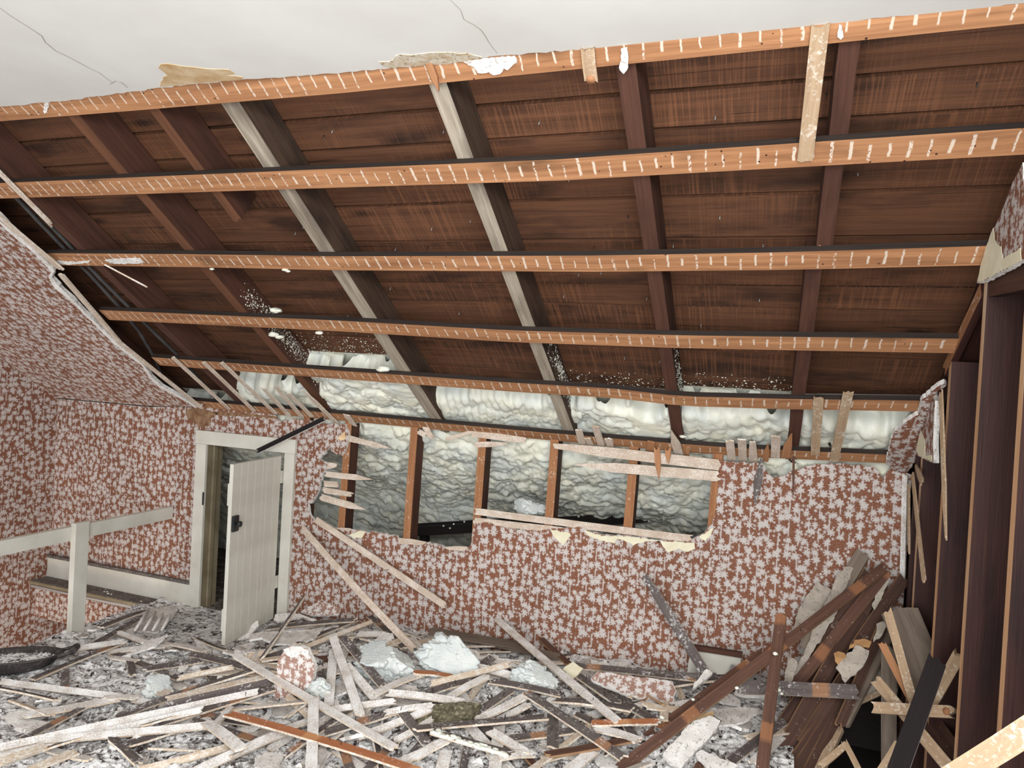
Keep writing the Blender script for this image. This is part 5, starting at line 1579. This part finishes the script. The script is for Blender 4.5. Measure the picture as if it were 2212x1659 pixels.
structure(slab('shade_floor_sheet', jag([(0.05, 2.3), (XR, 2.3), (XR, D - 0.003), (0.14, D - 0.003)], 0.02, 0.05, r, True), (0, 0, 0.012), EX, EY, 0.011, (M_BLACK,) * 3))  # dark sheet on the floor standing in for the pile's shade
tag(board('cavity_shade_panel', (0.20, D - 0.03, 0.235), (XR - 0.02, D - 0.03, 0.215), 0.44, 0.012, (0, -1, 0), (M_BLACK,) * 3), 'added black panel standing in for shade behind the dark cavity', 'board')  # black panel added as painted shade at the wall foot
# olive batt
sheet([px('C', *p) for p in [(-90, 1330), (-60, 1230), (60, 1170), (330, 1140), (500, 1150), (440, 1230), (350, 1290), (150, 1310), (0, 1360)]], 0.045, (0, -0.5, 1), 0.03, (M_BATT,) * 3, 'olive brown fibrous batt half buried in the foreground laths', name='fibre_batt', cat='batt')
LANDMARK.append((on_pile(980, 1535, 0), 'the olive fibrous batt'))

# black rubber tub with a bar handle, full of rubble
tc = on_pile(22, 1444, 0.015)
o = empty('tub', tc, 'black rubber tub with a bar handle, filled with rubble', 'tub')
mt_ = Matrix.Translation(Vector(tc)) @ Matrix.Rotation(math.radians(38), 4, 'Z') @ Matrix.Rotation(math.radians(-4), 4, 'X')
prof = [(0.0, 0.0), (0.17, 0.0), (0.20, 0.015), (0.235, 0.062), (0.25, 0.066), (0.252, 0.074), (0.232, 0.074), (0.20, 0.03), (0.17, 0.014), (0.0, 0.012)]
V, F = [], []
ns = 48
for i in range(ns):
    a_ = 2 * math.pi * i / ns
    for (rr_, zz) in prof:
        V.append(mt_ @ Vector((rr_ * 0.88 * math.cos(a_), rr_ * 0.52 * math.sin(a_), zz * 0.85)))
m_ = len(prof)
for i in range(ns):
    for k_ in range(m_ - 1):
        F.append([i * m_ + k_, ((i + 1) % ns) * m_ + k_, ((i + 1) % ns) * m_ + k_ + 1, i * m_ + k_ + 1])
mesh_obj('bowl', V, F, M_TUB, parent=o, smooth=True)
V, F = [], []
for i in range(25):
    for j in range(25):
        u_, v_ = i / 12 - 1, j / 12 - 1
        k_ = math.sqrt(u_ * u_ + v_ * v_)
        ks = max(abs(u_), abs(v_)) / k_ if k_ > 0 else 0
        V.append(mt_ @ Vector((u_ * ks * 0.184, v_ * ks * 0.108, 0.032 + rnd.uniform(0, 0.012) + 0.012 * (1 - k_ * ks))))
for i in range(24):
    for j in range(24):
        F.append([i * 25 + j, (i + 1) * 25 + j, (i + 1) * 25 + j + 1, i * 25 + j + 1])
rb = mesh_obj('rubble_fill', V, F, M_RUB, parent=o)
rb['kind'] = 'stuff'
h = [mt_ @ Vector(p) for p in ((0.205, -0.05, 0.058), (0.25, -0.05, 0.07), (0.265, -0.042, 0.073), (0.265, 0.042, 0.073), (0.25, 0.05, 0.07), (0.205, 0.05, 0.058))]
tube('handle', h, 0.009, M_TUB, o, 8)
tube('grip', [h[2], h[3]], 0.016, M_TUB, o, 12)
LANDMARK.append((tc, 'the black tub'))

# foam chunks on the heap
GFm = 'foam chunks on the rubble'


def foam_chunk(p, rad, lab, seed, sc, lift=0.03):
    c_ = on_pile(p[0], p[1], lift)
    foam_lump('foam_chunk', c_, rad, lab, GFm, seed, 0.85, scale=sc, amp=0.55)
    LANDMARK.append((c_, 'the ' + lab.split(',')[0]))


foam_chunk((968, 1422), 0.125, 'largest white foam chunk, at the wall foot in the middle', 1, (1.15, 0.7, 0.85), 0.06)
foam_chunk((828, 1432), 0.115, 'second foam chunk, under the dark lath left of the largest', 2, (1.15, 0.7, 1.0), 0.06)
foam_chunk((1152, 1466), 0.075, 'crumpled foam chunk, below the long white diagonal lath', 3, (1.25, 0.7, 0.9), 0.05)
foam_chunk((337, 1486), 0.062, 'lone bluish foam chunk, on the left in open rubble', 4, (1.1, 0.8, 0.9), 0.035)
foam_chunk((688, 1490), 0.05, 'small foam chunk, tucked behind the papered chunk', 5, (1.2, 0.7, 1.0), 0.03)
foam_lump('foam_chunk', on_y(1140, 1098, D + 0.10), 0.055, 'foam lump resting behind the lower laths of the fourth bay', GFm, 6, 0.9, scale=(1.4, 0.8, 0.8), amp=0.6)
for p, rad in (((1675, 1412), 0.011), ((1682, 1490), 0.012), ((1689, 1498), 0.007), ((1592, 1486), 0.009), ((1430, 1550), 0.012), ((1425, 1560), 0.008), ((1497, 1511), 0.008)):
    c_ = on_y(p[0], p[1], 3.07 if p[0] > 1600 else 2.95)
    foam_lump('foam_bead', c_, rad, 'small round white foam bead stuck to the planks at right', 'foam beads on the planks', p[0], 0.9, scale=(1.2, 1, 1), amp=0.2)
for p in ((1308, 1119), (1250, 1116), (1003, 1127), (958, 1136), (980, 1132), (972, 1141)):
    foam_lump('foam_bead', on_y(p[0], p[1], D + 0.71), 0.009, 'tiny white foam bead on the black rail behind the wall', 'foam beads on the black rail', p[0], 0.9, amp=0.2)

# ================================================================== SMALL SCRAPS
MARK = LANDMARK + [((-2.72, 3.15, 0), 'the foot of the door'), (on_pile(150, 1370, 0), 'the handrail post'), (on_pile(700, 1570, 0), 'the bright orange lath'), (on_pile(735, 1480, 0), 'the fan of three white laths'),
                   (on_pile(200, 1590, 0), 'the pale laths at lower left'), (on_pile(1250, 1480, 0), 'the long white diagonal lath'), (on_pile(1180, 1620, 0), 'the rusty red lath'), (on_pile(1430, 1580, 0), 'the crossing dark red planks'),
                   (on_pile(1530, 1600, 0), 'the thick white ridged slab'), (on_pile(1400, 1500, 0), 'the fallen papered slab')]


def near(p):
    return min(MARK, key=lambda m: (m[0][0] - p[0]) ** 2 + (m[0][1] - p[1]) ** 2)[1]


def clear_of(x, y):
    return math.hypot((x + 3.05) / 0.5, (y - 3.38) / 0.36) > 1.0 and math.hypot((x - tc[0]) / 0.36, (y - tc[1]) / 0.36) > 1.0


desc = {'W': 'short plaster dusted lath scrap lying by ', 'D': 'short sooty lath scrap lying by ', 'E': 'short bare wood lath scrap lying by ', 'R': 'short dark red lath scrap lying by '}
cnt = 0
while cnt < 150:
    X, Y = r.uniform(-3.45, 0.12), r.uniform(1.95, 3.5)
    if not clear_of(X, Y):
        continue
    dens = 0.55 if X < -2.5 else 1.0
    if r.random() > dens:
        continue
    k = r.choices('WDER', (5, 4, 2, 1.2 if X > -0.8 else 0.3))[0]
    L = r.uniform(0.12, 0.42)
    an = r.gauss(0.35, 0.5) if X < -1.9 else (r.uniform(0, math.pi) if X < -0.7 else r.gauss(1.0, 0.7))
    dx, dy = math.cos(an) * L / 2, math.sin(an) * L / 2
    lf = r.uniform(0.012, 0.04)
    if not (-3.5 < X - abs(dx) and X + abs(dx) < XR - 0.03 and Y + abs(dy) < D - 0.03):
        continue
    p0 = (X - dx, Y - dy, hz(X - dx, Y - dy) + lf)
    p1 = (X + dx, Y + dy, hz(X + dx, Y + dy) + lf)
    nm_ = near((X, Y))
    lath(k, p0, p1, desc[k] + nm_, (r.uniform(-.3, .3), r.uniform(-.4, .2), 1), r.uniform(0.028, 0.042), 0.008, roll=r.choice((0, 0, 10, 30, -20)), group=desc[k] + nm_, rag=(0.015, 0.015), bend=r.uniform(-.004, .006), name='lath_scrap', cat='lath scrap')
    cnt += 1
cnt = 0
while cnt < 260:
    X, Y = r.uniform(-3.5, 0.12), r.uniform(1.9, 3.54)
    if not clear_of(X, Y) and r.random() > 0.06:
        continue
    if X > -0.6 and r.random() < 0.4:
        continue
    s_ = r.choice((0.014, 0.02, 0.026, 0.034, 0.045, 0.06))
    grey = r.random() < 0.45
    nm_ = near((X, Y))
    sz = 'small ' if s_ < 0.03 else 'palm sized '
    lb = sz + ('dusty grey' if grey else 'white') + ' plaster fragment lying by ' + nm_
    nrm = Vector((r.gauss(0, .35), r.gauss(-.2, .35), 1))
    chunk('plaster_fragment', (X, Y, hz(X, Y) + r.uniform(0.0, 0.016)), s_, r.uniform(0.006, 0.014), nrm, (M_GREYP if grey else M_RAW, M_RAW, M_RAW), lb, 'plaster fragment', lb, cnt, elong=r.uniform(1, 1.7))
    cnt += 1
# crumbs on the landing tread
for q in range(8):
    foam_lump('crumb', (r.uniform(-4.3, -3.65), r.uniform(3.48, 3.56), 0.026), r.uniform(0.004, 0.009), 'white plaster crumb on the grey landing tread', 'crumbs on the landing tread', q, 0.6, amp=0.3)
bpy.context.view_layer.update()
